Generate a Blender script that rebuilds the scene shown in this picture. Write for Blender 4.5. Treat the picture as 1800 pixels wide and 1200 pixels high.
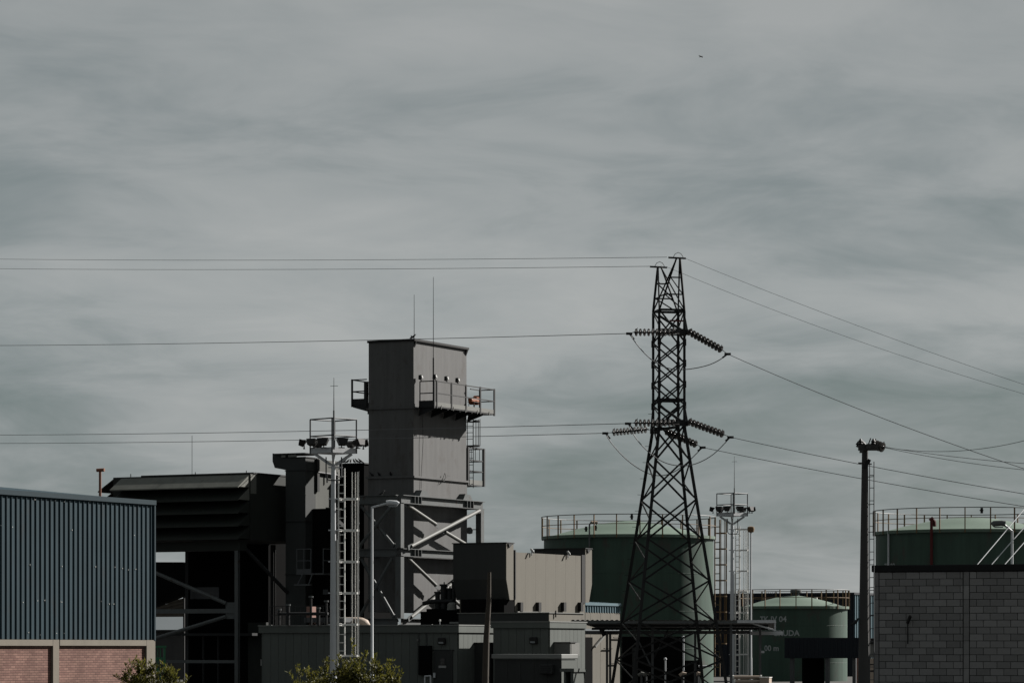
import bpy, math, random
from mathutils import Vector, Matrix
R = math.radians
random.seed(7)
for o in list(bpy.data.objects): bpy.data.objects.remove(o)
SC = bpy.context.scene
COL = SC.collection

# ------------------------------------------------------------------ camera
F, HOR, CZ = 5800.0, 1140.0, 2.0          # focal length and horizon in photo pixels, eye height in metres
A = R(27.5)                                # the plant's grid is turned this much from the view
cam = bpy.data.cameras.new('camera'); camo = bpy.data.objects.new('camera', cam); COL.objects.link(camo)
camo.location = (0, 0, CZ); camo.rotation_euler = (R(90), 0, 0)
cam.sensor_width = 36; cam.lens = F/1800*36; cam.shift_y = (HOR-600)/1800
cam.clip_start = 1; cam.clip_end = 6000
SC.camera = camo
SC.cycles.max_bounces = 4; SC.cycles.diffuse_bounces = 3; SC.cycles.glossy_bounces = 2

# ------------------------------------------------------------------ world, sun, exposure
EL, AZ = R(31.5), R(55)                      # sun elevation; azimuth from the view axis to the right
w = bpy.data.worlds.new('World'); SC.world = w; w.use_nodes = True
nt = w.node_tree; nt.nodes.clear()
def N(t, kind, **kw):
    n = t.nodes.new(kind)
    for k, v in kw.items(): setattr(n, k, v)
    return n
out = N(nt, 'ShaderNodeOutputWorld'); bg = N(nt, 'ShaderNodeBackground'); bg.inputs['Strength'].default_value = 0.1
sky = N(nt, 'ShaderNodeTexSky', sky_type='NISHITA'); sky.sun_disc = False
sky.sun_elevation = EL; sky.sun_rotation = AZ; sky.dust_density = 2.0
tc = N(nt, 'ShaderNodeTexCoord')
sep = N(nt, 'ShaderNodeSeparateXYZ'); nt.links.new(tc.outputs['Generated'], sep.inputs[0])
def M(t, op, a, b=None, clamp=False):
    n = N(t, 'ShaderNodeMath', operation=op); n.use_clamp = clamp
    for i, v in enumerate((a, b)):
        if v is None: continue
        if isinstance(v, (int, float)): n.inputs[i].default_value = v
        else: t.links.new(v, n.inputs[i])
    return n.outputs[0]
zz = M(nt, 'ADD', M(nt, 'MAXIMUM', sep.outputs['Z'], 0.0), 0.22)   # clouds on a curved layer overhead
cx = M(nt, 'DIVIDE', sep.outputs['X'], zz); cy = M(nt, 'DIVIDE', sep.outputs['Y'], zz)
cmb = N(nt, 'ShaderNodeCombineXYZ'); nt.links.new(cx, cmb.inputs[0]); nt.links.new(cy, cmb.inputs[1])
def noise(t, vec, scale, detail=6, rough=.55, dist=0.0, mscale=None, loc=None, rot=None):
    if mscale or loc or rot:
        m = N(t, 'ShaderNodeMapping')
        if mscale: m.inputs['Scale'].default_value = mscale
        if loc: m.inputs['Location'].default_value = loc
        if rot: m.inputs['Rotation'].default_value = rot
        t.links.new(vec, m.inputs['Vector']); vec = m.outputs[0]
    n = N(t, 'ShaderNodeTexNoise'); n.inputs['Scale'].default_value = scale
    n.inputs['Detail'].default_value = detail; n.inputs['Roughness'].default_value = rough
    n.inputs['Distortion'].default_value = dist
    t.links.new(vec, n.inputs['Vector']); return n.outputs['Fac']
def ramp(t, fac, stops):
    r = N(t, 'ShaderNodeValToRGB'); e = r.color_ramp.elements
    while len(e) < len(stops): e.new(0.5)
    for i, (p, c) in enumerate(stops):
        e[i].position = p; e[i].color = (c[0], c[1], c[2], 1) if not isinstance(c, (int, float)) else (c, c, c, 1)
    t.links.new(fac, r.inputs[0]); return r.outputs['Color']
n1 = noise(nt, cmb.outputs[0], 1.35, 5, .5, 0.4, mscale=(1.0, 1.0, 1), loc=(9.1, 5.5, 0), rot=(0, 0, R(16)))
n2 = noise(nt, cmb.outputs[0], 5.5, 5, .6, 0.5, mscale=(0.9, 1.15, 1), loc=(0.4, 6.2, 0), rot=(0, 0, R(-14)))
nsum = M(nt, 'ADD', M(nt, 'MULTIPLY', n1, 0.66), M(nt, 'MULTIPLY', n2, 0.34))
ccol0 = ramp(nt, nsum, [(0.36, (0.66, 0.82, 0.83)), (0.45, (1.00, 1.13, 1.15)), (0.53, (1.36, 1.46, 1.47)), (0.64, (1.62, 1.69, 1.68))])
haze = ramp(nt, sep.outputs['Z'], [(0.0, 0.96), (0.10, 1.0), (0.19, 0.89), (0.5, 0.84)])      # thin cloud is brighter low down, deeper overhead
vmul = N(nt, 'ShaderNodeVectorMath', operation='MULTIPLY'); nt.links.new(ccol0, vmul.inputs[0]); nt.links.new(haze, vmul.inputs[1]); ccol = vmul.outputs[0]
cover = ramp(nt, nsum, [(0.36, 0.97), (0.52, 0.985)])
mix = N(nt, 'ShaderNodeMix', data_type='RGBA')
nt.links.new(cover, mix.inputs['Factor']); nt.links.new(sky.outputs[0], mix.inputs['A']); nt.links.new(ccol, mix.inputs['B'])
nt.links.new(mix.outputs['Result'], bg.inputs['Color']); nt.links.new(bg.outputs[0], out.inputs[0])

S = Vector((math.cos(EL)*math.sin(AZ), math.cos(EL)*math.cos(AZ), math.sin(EL)))
sl = bpy.data.lights.new('sun', 'SUN'); sl.energy = 5.0; sl.angle = R(0.55); sl.color = (1.0, 0.965, 0.915)
so = bpy.data.objects.new('sun', sl); COL.objects.link(so); so.rotation_euler = S.to_track_quat('Z', 'Y').to_euler(); so.location = (60, 60, 80)
vs = SC.view_settings; vs.view_transform = 'Standard'; vs.look = 'None'; vs.gamma = 1; vs.exposure = 1.25; vs.use_curve_mapping = False

# ------------------------------------------------------------------ materials
MATS = {}
# paint albedos, scaled per finish, mostly darker than real coatings, to set tone and contrast
KS = dict(stack_paint=.48, beige_clad=.46, block=1.75, mortar=.5, tank_green=.64, tank_roof=.80, blue_clad=.55, blue_trim=.5, brick=.78, concrete=.62,
          intake_green=.45, intake_green_lit=1.0, duct_grey=.42, duct_beige=.62, under_dark=.45, green_clad=.52, box_grey=.30, roof_trim=.62, steel_grey=.55, steel_dark=.40,
          toe_grey=.62, galv=1.25, galv_dark=.62, tower_steel=.2, insulator=.6, cable=1.6, rust_rail=.75, pole_concrete=.5, coping=.5, navy=.45, letter=1.3,
          white=1.0, cream=.75, ground=.35, gravel=.28, bird=.5, wood=.55, red_pipe=.7, orange=.5, glass=.5, lamp_black=.5, cap_black=.4)
def mat(name, col, rough=.75, var=.22, scale=1.5, streak=.0, bump=.08, metal=0.0, spec=.25, rand=.0, dirt=None, fine=30):
    k_ = .87*KS.get(name, .7); col = tuple(c*k_ for c in col)
    if dirt: dirt = (tuple(c*k_ for c in dirt[0]), dirt[1])
    m = bpy.data.materials.new(name); m.use_nodes = True; t = m.node_tree
    b = t.nodes['Principled BSDF']; b.inputs['Roughness'].default_value = rough
    b.inputs['Metallic'].default_value = metal; b.inputs['Specular IOR Level'].default_value = spec
    tcn = N(t, 'ShaderNodeTexCoord'); vec = tcn.outputs['Object']
    f1 = noise(t, vec, scale, 5, .6)
    val = M(t, 'ADD', M(t, 'MULTIPLY', f1, 2*var), 1-var)
    if streak:
        f2 = noise(t, vec, 3.2, 4, .6, mscale=(1, 1, .06))
        val = M(t, 'MULTIPLY', val, M(t, 'ADD', M(t, 'MULTIPLY', f2, 2*streak), 1-streak))
    if rand:
        oi = N(t, 'ShaderNodeObjectInfo')
        val = M(t, 'MULTIPLY', val, M(t, 'ADD', M(t, 'MULTIPLY', oi.outputs['Random'], 2*rand), 1-rand))
    vm = N(t, 'ShaderNodeVectorMath', operation='SCALE'); vm.inputs[0].default_value = col
    t.links.new(val, vm.inputs['Scale']); cur = vm.outputs[0]
    if dirt:                                             # (colour, amount): patches of rust or grime with their own shape
        f3 = noise(t, vec, scale*2.3, 7, .7, mscale=(1, 1, .5), loc=(5, 2, 1))
        k = ramp(t, f3, [(0.62-.25*dirt[1], 0.0), (0.72-.1*dirt[1], 1.0)])
        mx = N(t, 'ShaderNodeMix', data_type='RGBA'); t.links.new(k, mx.inputs['Factor'])
        t.links.new(cur, mx.inputs['A']); mx.inputs['B'].default_value = (*dirt[0], 1); cur = mx.outputs['Result']
    t.links.new(cur, b.inputs['Base Color'])
    if bump:
        f4 = noise(t, vec, fine, 4, .6); bp = N(t, 'ShaderNodeBump'); bp.inputs['Strength'].default_value = bump
        bp.inputs['Distance'].default_value = .02; t.links.new(f4, bp.inputs['Height']); t.links.new(bp.outputs[0], b.inputs['Normal'])
    MATS[name] = m; return m
mat('stack_paint', (.154, .152, .150), .7, .14, .8, .38, .06, dirt=((.115, .105, .098), .3))
mat('cap_black', (.012, .012, .012), .8)
mat('steel_grey', (.13, .14, .14), .6, .2, 2, .1, dirt=((.09, .06, .045), .25))
mat('steel_dark', (.022, .024, .026), .65, .3, 3, dirt=((.05, .03, .02), .15))
mat('toe_grey', (.2, .2, .185), .65, .2, 3)
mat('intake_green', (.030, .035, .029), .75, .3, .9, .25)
mat('intake_green_lit', (.115, .117, .102), .8, .22, .7, .28, dirt=((.085, .085, .075), .4))  # sunlit copy of the intake green, the light is in the colour
mat('duct_grey', (.060, .066, .064), .75, .25, 1, .2)
mat('duct_beige', (.105, .108, .095), .75, .2, .9, .25)
mat('under_dark', (.010, .010, .010), .9, .3, 1, spec=.02)  # near-black; in recesses it holds their deep shade as colour
mat('beige_clad', (.21, .190, .150), .7, .08, .8, .16, .05, dirt=((.16, .13, .10), .1))
mat('green_clad', (.15, .165, .15), .6, .12, 1.2, .14, .05, rand=.06, spec=.2)
mat('roof_trim', (.26, .265, .25), .7, .2, 2)
mat('box_grey', (.075, .08, .077), .7, .15, 1, .15)
mat('tank_green', (.056, .098, .074), .6, .2, .6, .38, .05, spec=.18, dirt=((.078, .070, .060), .3))
mat('tank_roof', (.105, .150, .115), .6, .15, .8, .1, .05)
mat('rust_rail', (.17, .105, .055), .8, .4, 3, dirt=((.20, .16, .06), .4))
mat('galv', (.36, .37, .38), .5, .12, 2, .12, .04, metal=.0, spec=.4)
mat('galv_dark', (.11, .115, .12), .6, .2, 3)
mat('lamp_black', (.015, .014, .013), .6)
mat('lens', (.25, .27, .28), .3, .05, 3, spec=.5)
mat('tower_steel', (.030, .030, .030), .6, .35, 4, dirt=((.06, .045, .035), .2))
mat('insulator', (.018, .013, .011), .3, .1, 4, spec=.5)
mat('cable', (.06, .06, .062), .6, .1, 3)
mat('blue_clad', (.036, .066, .083), .7, .25, .7, .35, .04, spec=.08, dirt=((.045, .062, .072), .3))
mat('blue_trim', (.040, .066, .080), .7, .2, 1.5, spec=.08)
mat('concrete', (.235, .205, .165), .85, .18, 2, .12, .2)
mat('pole_concrete', (.085, .082, .08), .85, .25, 2, .2, .2)
mat('block', (.105, .102, .100), .9, .25, 2.0, 0, .45, rand=.2, fine=60, dirt=((.075, .072, .068), .25))
mat('mortar', (.045, .044, .043), .95, .25, 3, 0, .3)
mat('coping', (.018, .018, .019), .9, .5, 3, 0, .3)
mat('rust_pipe', (.23, .10, .06), .8, .3, 3)
mat('red_pipe', (.10, .012, .012), .7, .3, 3)
mat('orange', (.42, .11, .03), .6, .2, 4)
mat('white', (.62, .61, .58), .6, .08, 3)
mat('cream', (.45, .36, .29), .7, .15, 2)
mat('wood', (.085, .07, .055), .9, .35, 3, .3, .3)
mat('sign_white', (.38, .38, .37), .7, .05, 3)
mat('letter', (.21, .22, .22), .8, .15, 3)
mat('glass', (.01, .012, .014), .15, .05, 2, spec=.5)
mat('blue_roof', (.10, .17, .20), .6, .15, 1, .1)
mat('far_roof', (.14, .16, .17), .7, .1, .5)
mat('navy', (.018, .024, .036), .7, .2, 1, .2)
mat('gate_green', (.05, .22, .11), .6, .15, 2)
mat('pink_render', (.30, .17, .14), .85, .15, 2)
mat('bird', (.02, .02, .022), .7, .3, 30)
mat('bark', (.05, .04, .03), .9, .3, 5)
mat('ground', (.10, .095, .085), .95, .3, .15, 0, .3, fine=5)
mat('gravel', (.12, .115, .105), .95, .3, .5, 0, .3, fine=12)
def leafmat(name, c1, c2):
    m = bpy.data.materials.new(name); m.use_nodes = True; t = m.node_tree; b = t.nodes['Principled BSDF']
    b.inputs['Roughness'].default_value = .65; b.inputs['Specular IOR Level'].default_value = .25
    tcn = N(t, 'ShaderNodeTexCoord'); f = noise(t, tcn.outputs['Object'], 6, 3, .7)
    c = ramp(t, f, [(.3, c1), (.7, c2)]); t.links.new(c, b.inputs['Base Color'])
    tr = N(t, 'ShaderNodeBsdfTranslucent'); t.links.new(c, tr.inputs['Color'])
    ms = N(t, 'ShaderNodeMixShader'); ms.inputs[0].default_value = .45
    t.links.new(b.outputs[0], ms.inputs[1]); t.links.new(tr.outputs[0], ms.inputs[2])
    t.links.new(ms.outputs[0], t.nodes['Material Output'].inputs['Surface']); MATS[name] = m
leafmat('leaf_olive', (.024, .029, .005), (.115, .104, .020))
leafmat('leaf_far', (.008, .009, .005), (.022, .022, .012))
def brickmat():
    m = bpy.data.materials.new('brick'); m.use_nodes = True; t = m.node_tree; b = t.nodes['Principled BSDF']
    b.inputs['Roughness'].default_value = .9; b.inputs['Specular IOR Level'].default_value = .1
    tcn = N(t, 'ShaderNodeTexCoord'); sp = N(t, 'ShaderNodeSeparateXYZ'); t.links.new(tcn.outputs['Object'], sp.inputs[0])
    cm = N(t, 'ShaderNodeCombineXYZ'); t.links.new(sp.outputs['Y'], cm.inputs[0]); t.links.new(sp.outputs['Z'], cm.inputs[1])
    br = N(t, 'ShaderNodeTexBrick'); t.links.new(cm.outputs[0], br.inputs['Vector'])
    br.inputs['Scale'].default_value = 1; br.inputs['Brick Width'].default_value = .24; br.inputs['Row Height'].default_value = .075
    br.inputs['Mortar Size'].default_value = .011; br.inputs['Mortar Smooth'].default_value = .4
    br.inputs['Color1'].default_value = (.30, .175, .142, 1); br.inputs['Color2'].default_value = (.205, .112, .094, 1)
    br.inputs['Mortar'].default_value = (.13, .082, .07, 1)
    f = noise(t, tcn.outputs['Object'], 1.3, 6, .65); vm = N(t, 'ShaderNodeVectorMath', operation='SCALE')
    t.links.new(br.outputs['Color'], vm.inputs[0]); t.links.new(M(t, 'ADD', M(t, 'MULTIPLY', f, .62), .27), vm.inputs['Scale'])
    t.links.new(vm.outputs[0], b.inputs['Base Color'])
    bp = N(t, 'ShaderNodeBump'); bp.inputs['Strength'].default_value = .6; bp.inputs['Distance'].default_value = .01
    t.links.new(M(t, 'SUBTRACT', 1.0, br.outputs['Fac']), bp.inputs['Height']); t.links.new(bp.outputs[0], b.inputs['Normal'])
    MATS['brick'] = m
brickmat()

# ------------------------------------------------------------------ helpers
class MB:
    def __init__(s): s.v = []; s.f = []
    def add(s, vs_, fs):
        o = len(s.v); s.v += [tuple(p) for p in vs_]; s.f += [tuple(i+o for i in f) for f in fs]; return s
    def box(s, x0, x1, y0, y1, z0, z1):
        x0, x1 = min(x0, x1), max(x0, x1); y0, y1 = min(y0, y1), max(y0, y1); z0, z1 = min(z0, z1), max(z0, z1)
        return s.add([(x0,y0,z0),(x1,y0,z0),(x1,y1,z0),(x0,y1,z0),(x0,y0,z1),(x1,y0,z1),(x1,y1,z1),(x0,y1,z1)],
                     [(0,3,2,1),(4,5,6,7),(0,1,5,4),(1,2,6,5),(2,3,7,6),(3,0,4,7)])
    def prism(s, pts, axis, lo, hi):
        # pts: polygon in the two other axes (x: (y,z); y: (x,z); z: (x,y))
        n = len(pts); f = {'x': lambda p, t: (t, p[0], p[1]), 'y': lambda p, t: (p[0], t, p[1]), 'z': lambda p, t: (p[0], p[1], t)}[axis]
        vv = [f(p, lo) for p in pts]+[f(p, hi) for p in pts]
        fs = [tuple(range(n))[::-1], tuple(range(n, 2*n))]+[(i, (i+1) % n, n+(i+1) % n, n+i) for i in range(n)]
        return s.add(vv, fs)
    def bar(s, p, q, w_, h=None):
        p, q = Vector(p), Vector(q); h = h or w_; d = (q-p)
        if d.length < 1e-6: return s
        d.normalize(); up = Vector((0, 0, 1)) if abs(d.z) < .95 else Vector((0, 1, 0))
        a = d.cross(up).normalized(); b = a.cross(d).normalized()
        c = [a*(w_/2)*i+b*(h/2)*j for i, j in ((-1,-1),(1,-1),(1,1),(-1,1))]
        return s.add([p+k for k in c]+[q+k for k in c], [(0,1,2,3),(7,6,5,4),(0,4,5,1),(1,5,6,2),(2,6,7,3),(3,7,4,0)])
    def angle(s, p, q, w_):                       # an L-section member
        p, q = Vector(p), Vector(q); d = (q-p).normalized(); up = Vector((0, 0, 1)) if abs(d.z) < .95 else Vector((0, 1, 0))
        a = d.cross(up).normalized(); b = a.cross(d).normalized(); t = w_*.16
        s.bar(p, q, w_, t); o = a*(-w_/2+t/2)+b*(w_/2)
        return s.bar(p+o, q+o, t, w_)
    def path(s, pts, r, n=8, r1=None, closed=False):
        pts = [Vector(p) for p in pts]; m = len(pts); base = len(s.v); prev = None
        for i, p in enumerate(pts):
            if closed: d = pts[(i+1) % m]-pts[i-1]
            else: d = pts[min(i+1, m-1)]-pts[max(i-1, 0)]
            d.normalize()
            if prev is None:
                up = Vector((0, 0, 1)) if abs(d.z) < .9 else Vector((0, 1, 0)); a = d.cross(up).normalized()
            else: a = (prev-d*prev.dot(d)).normalized()
            prev = a; b = d.cross(a); rr = r if r1 is None else r+(r1-r)*i/max(m-1, 1)
            for k in range(n):
                t = 2*math.pi*k/n; s.v.append(tuple(p+a*rr*math.cos(t)+b*rr*math.sin(t)))
        for i in range(m if closed else m-1):
            j = (i+1) % m
            for k in range(n):
                l = (k+1) % n; s.f.append((base+i*n+k, base+i*n+l, base+j*n+l, base+j*n+k))
        if not closed:
            s.f.append(tuple(base+k for k in range(n))[::-1]); s.f.append(tuple(base+(m-1)*n+k for k in range(n)))
        return s
    def tube(s, p, q, r, r1=None, n=8): return s.path([p, q], r, n, r1)
    def lathe(s, prof, n=32, c=(0, 0, 0)):
        base = len(s.v); m = len(prof)
        for (r, z) in prof:
            for k in range(n):
                t = 2*math.pi*k/n; s.v.append((c[0]+r*math.cos(t), c[1]+r*math.sin(t), c[2]+z))
        for i in range(m-1):
            for k in range(n):
                l = (k+1) % n; s.f.append((base+i*n+k, base+i*n+l, base+(i+1)*n+l, base+(i+1)*n+k))
        s.f.append(tuple(base+k for k in range(n))[::-1]); s.f.append(tuple(base+(m-1)*n+k for k in range(n)))
        return s
    def mesh(s, name, m, smooth=False):
        me = bpy.data.meshes.new(name); me.from_pydata(s.v, [], s.f); me.validate(); me.update()
        me.materials.append(MATS[m])
        if smooth:
            me.polygons.foreach_set('use_smooth', [len(p.vertices) <= 4 for p in me.polygons])
            try: me.set_sharp_from_angle(angle=R(40))
            except Exception: pass
        return me
    def build(s, name, m, parent=None, smooth=False, bevel=0):
        o = place(name, s.mesh(name, m, smooth), parent)
        if bevel:
            md = o.modifiers.new('bevel', 'BEVEL'); md.width = bevel; md.segments = 1; md.limit_method = 'ANGLE'
        return o
def place(name, me, parent=None, loc=None, rot=None):
    o = bpy.data.objects.new(name, me); COL.objects.link(o)
    if parent is not None: o.parent = parent
    if loc is not None: o.location = loc
    if rot is not None: o.rotation_euler = rot
    return o
def tag(o, label, cat, group=None):
    o['label'] = label; o['category'] = cat
    if group: o['group'] = group
    return o
def thing(name, label, cat, loc=(0, 0, 0), rz=0, group=None):
    o = bpy.data.objects.new(name, None); COL.objects.link(o); o.location = loc; o.rotation_euler = (0, 0, rz)
    o.empty_display_size = .3
    return tag(o, label, cat, group)
def XX(px, Y): return (px-900)*Y/F
def ZZ(py, Y): return CZ+(HOR-py)*Y/F
def P(px, py, Y): return Vector((XX(px, Y), Y, ZZ(py, Y)))
class Frame:
    """A building's own axes: x to the right along its front, y away along its right side."""
    def __init__(s, px, Y, rot=-A):
        s.o = (XX(px, Y), Y, 0); s.rot = rot; s.c = math.cos(-rot); s.s = math.sin(-rot)
    def lx(s, px, y=0):
        k = (px-900)/F; return (k*(s.o[1]+y*s.c)-s.o[0]-y*s.s)/(s.c+k*s.s)
    def ly(s, px, x=0):
        k = (px-900)/F; return (k*(s.o[1]-x*s.s)-s.o[0]-x*s.c)/(s.s-k*s.c)
    def z(s, py, x=0, y=0): return ZZ(py, s.o[1]-x*s.s+y*s.c)
    def thing(s, name, label, cat, group=None): return thing(name, label, cat, s.o, s.rot, group)
def vpost(r, h, m, n=6):
    return MB().tube((0, 0, 0), (0, 0, h), r, n=n).mesh('post', m)
def railing(par, pts, h=1.1, step=1.1, r=.025, m='steel_dark', mid=True, toe=None, ends=True):
    """posts and rails along a polyline of local points"""
    pm = vpost(r*1.15, h, m)
    for i in range(len(pts)-1):
        p, q = Vector(pts[i]), Vector(pts[i+1]); L = (q-p).length; n = max(1, round(L/step))
        for k in range(n+1):
            if k == n and i < len(pts)-2: continue
            if (k == 0 and i == 0 and not ends): continue
            place('post', pm, par, p.lerp(q, k/n))
        for zz_ in ([h, h*.52] if mid else [h]):
            u = Vector((0, 0, zz_)); MB().tube(p+u, q+u, r, n=6).build('rail', m, par)
        if toe: MB().bar(p+Vector((0, 0, .1)), q+Vector((0, 0, .1)), .02, .2).build('toe_board', toe, par)
def ladder(par, base, wdir, odir, z0, z1, m, width=.42, pitch=.28, cage=None, hoop=1.05, r=.02, clz=None, cr=.36):
    b = Vector(base); wd = Vector(wdir).normalized(); od = Vector(odir).normalized()
    for sgn in (-1, 1):
        p = b+wd*sgn*width/2; MB().tube((p.x, p.y, z0), (p.x, p.y, z1), r, n=6).build('ladder_rail', m, par)
    rm = MB().tube(-wd*width/2, wd*width/2, r*.75, n=5).mesh('rung', m)
    z = z0+pitch*.6
    while z < z1-.1: place('rung', rm, par, (b.x, b.y, z)); z += pitch
    if cage:
        pts = [b-b+wd*(-width/2)]
        for k in range(9):
            t = math.pi*k/8; pts.append(wd*(-math.cos(t)*cr)+od*(.33+math.sin(t)*cr*1.0))
        pts.append(wd*(width/2)); mb = MB()
        for i in range(len(pts)-1): mb.bar(pts[i], pts[i+1], .014, .07)
        hm = mb.mesh('cage_hoop', m); z = cage[0]
        while z <= cage[1]+.01: place('cage_hoop', hm, par, (b.x, b.y, z)); z += hoop
        for k in (1, 3, 4, 5, 7):
            t = math.pi*k/8; p = b+wd*(-math.cos(t)*cr)+od*(.33+math.sin(t)*cr)
            MB().bar((p.x, p.y, cage[0]), (p.x, p.y, cage[1]), .035, .012).build('cage_bar', m, par)
def panels(par, axis, fixed, a0, a1, z0, z1, pitch, m, thick=.04, gap=.012, name='wall_panel', out=-1):
    """standing cladding panels, one object each, on a wall plane; out = which way the face looks"""
    n = max(1, round(abs(a1-a0)/pitch)); wd = (a1-a0)/n
    if axis == 'x': me = MB().box(gap/2, wd-gap/2, min(0, out*thick), max(0, out*thick), z0, z1).mesh(name, m)
    else: me = MB().box(min(0, out*thick), max(0, out*thick), gap/2, wd-gap/2, z0, z1).mesh(name, m)
    for i in range(n):
        place(name, me, par, (a0+i*wd, fixed, 0) if axis == 'x' else (fixed, a0+i*wd, 0))
def corrugated(axis, a0, a1, fixed, z0, z1, pitch, depth, out=1, rib=.035, t=.006):
    """ribbed sheet: flat pans with narrow standing ribs"""
    prof = []; a = a0
    while a < a1-1e-4:
        e = min(a+pitch, a1); prof += [(a, 0), (e-rib*1.5, 0), (e-rib*1.15, depth), (e-rib*.35, depth), (e, 0)]; a = e
    mb = MB(); n = len(prof)
    for z in (z0, z1):
        for (u, d) in prof:
            mb.v.append((u, fixed+out*d, z) if axis == 'x' else (fixed+out*d, u, z))
    for i in range(n-1): mb.f.append((i, i+1, n+i+1, n+i))
    return mb

# ================================================================== THE SETTING
g = MB().box(-2500, 2500, -60, 5200, -.5, 0).build('ground', 'ground'); g['kind'] = 'structure'
g = MB().box(-60, 60, 60, 300, -.3, .004).build('plant_yard', 'gravel'); g['kind'] = 'structure'

# ------------------------------------------------------------------ blue shed on the left
fr = Frame(273, 106)
sh = fr.thing('ribbed_shed', 'blue ribbed metal shed with pink brick base beside the dark louvred intake', 'shed')
zt = fr.z(879); zc = fr.z(1124); yb = fr.ly(-160); W = -18
MB().box(W, -.21, yb, -.05, 0, zt-.12).build('core_wall', 'under_dark', sh)
corrugated('y', yb, -.06, -.045, zc, zt-.14, .25, .034, 1, .028).build('cladding', 'blue_clad', sh)
MB().box(-.14, .03, yb, .02, zt-.15, zt).build('roof_trim', 'blue_trim', sh)
MB().box(-.13, .012, -.06, .012, zc-.02, zt-.152).build('corner_trim', 'blue_trim', sh)
MB().add([(W, yb, zt+1.9), (-.1, yb, zt-.02), (-.1, -.02, zt-.02), (W, -.02, zt+.6)], [(0, 1, 2, 3)]).build('roof', 'blue_clad', sh)
cols = [(fr.ly(258), .0), (fr.ly(93.5), fr.ly(104)), (fr.ly(-72), fr.ly(-61))]
for a, b in cols: MB().box(-.14, .0, a, b, 0, zc-.004).build('column', 'concrete', sh)
edges = [(cols[1][1]+.05, cols[0][0]), (cols[2][1], cols[1][0])]
for a, b in edges:
    MB().box(-.1, -.004, a, b, fr.z(1134, 0, (a+b)/2), zc-.006).build('beam', 'concrete', sh)
    MB().box(-.2, -.085, a-.06, b+.02, 0, zc-.05).build('brick_panel', 'brick', sh)
mb = MB()
for k in range(34):
    yy = yb+1+random.random()*(-yb-1.2); z = zc+random.choice([.12, 1.1, 2.2, 3.3, 4.2])+random.random()*.1
    mb.box(-.04, -.022, yy, yy+.016, z, z+.03)
mb.build('fastener', 'white', sh)['kind'] = 'stuff'

# rusty vent pipe with a tee head
v = thing('vent_pipe', 'rusty orange vent pipe with tee head rising behind the blue shed roof', 'pipe', (XX(176, 125), 125, 0))
zt = ZZ(826, 125); MB().tube((0, 0, 0), (0, 0, zt-.04), .05, n=12).build('pipe', 'rust_pipe', v, True)
MB().tube((-.13, .03, zt), (.17, -.06, zt+.01), .065, n=12).build('tee_head', 'rust_pipe', v, True)

# ------------------------------------------------------------------ air intake filter house
fr = Frame(440, 150)
t = fr.thing('intake_house', 'big dark green filter house with rows of rain hoods over steel legs', 'filter house')
x0 = fr.lx(214); x1 = 0; D = 6.0; zr = fr.z(832); zb = fr.z(948)
xb0 = fr.lx(199); MB().box(xb0, x1, 0, D, zb, zr).build('body', 'intake_green', t)
MB().box(x0+.9, x1+.02, .25, D+.02, zr, zr+.07).build('roof', 'steel_dark', t)
n = 5; step = (zr-.08-fr.z(947, 0, -1))/n; pr = .95
for k in range(n):
    za = zr-.05-k*step; zz_ = za-step*.98; x1h = -.06
    mb = MB()                                                                  # sloping rain hood, a bent plate with cheeks
    mb.prism([(0, za), (-pr, zz_), (-pr, zz_-.05), (-pr+.03, zz_-.05), (-.02, za-.06)], 'x', x0-.02, x1h)
    h = mb.build('rain_hood', 'intake_green_lit' if k == 0 else 'intake_green', t)
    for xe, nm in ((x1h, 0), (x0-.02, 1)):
        MB().prism([(0, za), (-pr, zz_), (0, zz_)], 'x', xe+(.0 if nm == 0 else -.012), xe+(.012 if nm == 0 else 0)).build('hood_cheek', 'intake_green_lit' if k < 2 and nm == 0 else 'intake_green', h)  # the two upper right cheeks take the sunlit colour
    MB().prism([(xb0, za), (xb0-.9, zz_), (xb0-.9, zz_-.05), (xb0-.87, zz_-.05), (xb0, za-.06)], 'y', .05, D-.2).build('side_hood', 'intake_green', t)
for xx in (x0+.3, x0+.55*abs(x0), -.4):
    MB().tube((xx, .3, zr), (xx, .3, zr+.16), .02).build('lifting_lug', 'steel_dark', t)
xr = fr.lx(325); MB().tube((xr, .6, zr), (xr, .6, fr.z(760)), .012, n=6).build('lightning_rod', 'steel_dark', t)
MB().box(-.01, .012, .02, .5, zr-.9, zr-.05).build('sun_patch', 'intake_green_lit', t)  # paler plate, a patch of sun on the corner put into colour
# legs and bracing below
cxs = [fr.lx(417, -.4), fr.lx(250, -.4), fr.lx(480, D-.5), fr.lx(330, D-.5)]
for i, xx in enumerate(cxs):
    yy = -.4 if i < 2 else D-.5
    MB().box(xx-.09, xx+.09, yy-.09, yy-.075, 0, zb-.05).box(xx-.09, xx+.09, yy+.075, yy+.09, 0, zb-.05).box(xx-.012, xx+.012, yy-.075, yy+.075, 0, zb-.05).build('leg', 'steel_grey' if i < 2 else 'steel_dark', t)
xa, xb = cxs[1], cxs[0]; yy = -.4
MB().box(xa-.3, xb+.2, -.5, .1, zb-.5, zb-.055).build('base_beam', 'intake_green', t)
zm = fr.z(1073, xb, yy)
for py, hh in ((1073, .2), (1162, .14)):
    z = fr.z(py, xb, yy); MB().box(xa+.1, xb-.1, yy-.06, yy+.06, z-hh/2, z+hh/2).build('cross_beam', 'steel_grey', t)
xg = fr.lx(398, yy); xl = fr.lx(262, yy)
MB().tube((xg, yy-.02, fr.z(1060, xg, yy)), (xl, yy-.02, fr.z(1001, xl, yy)), .09, n=8).build('brace', 'steel_grey', t)
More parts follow.
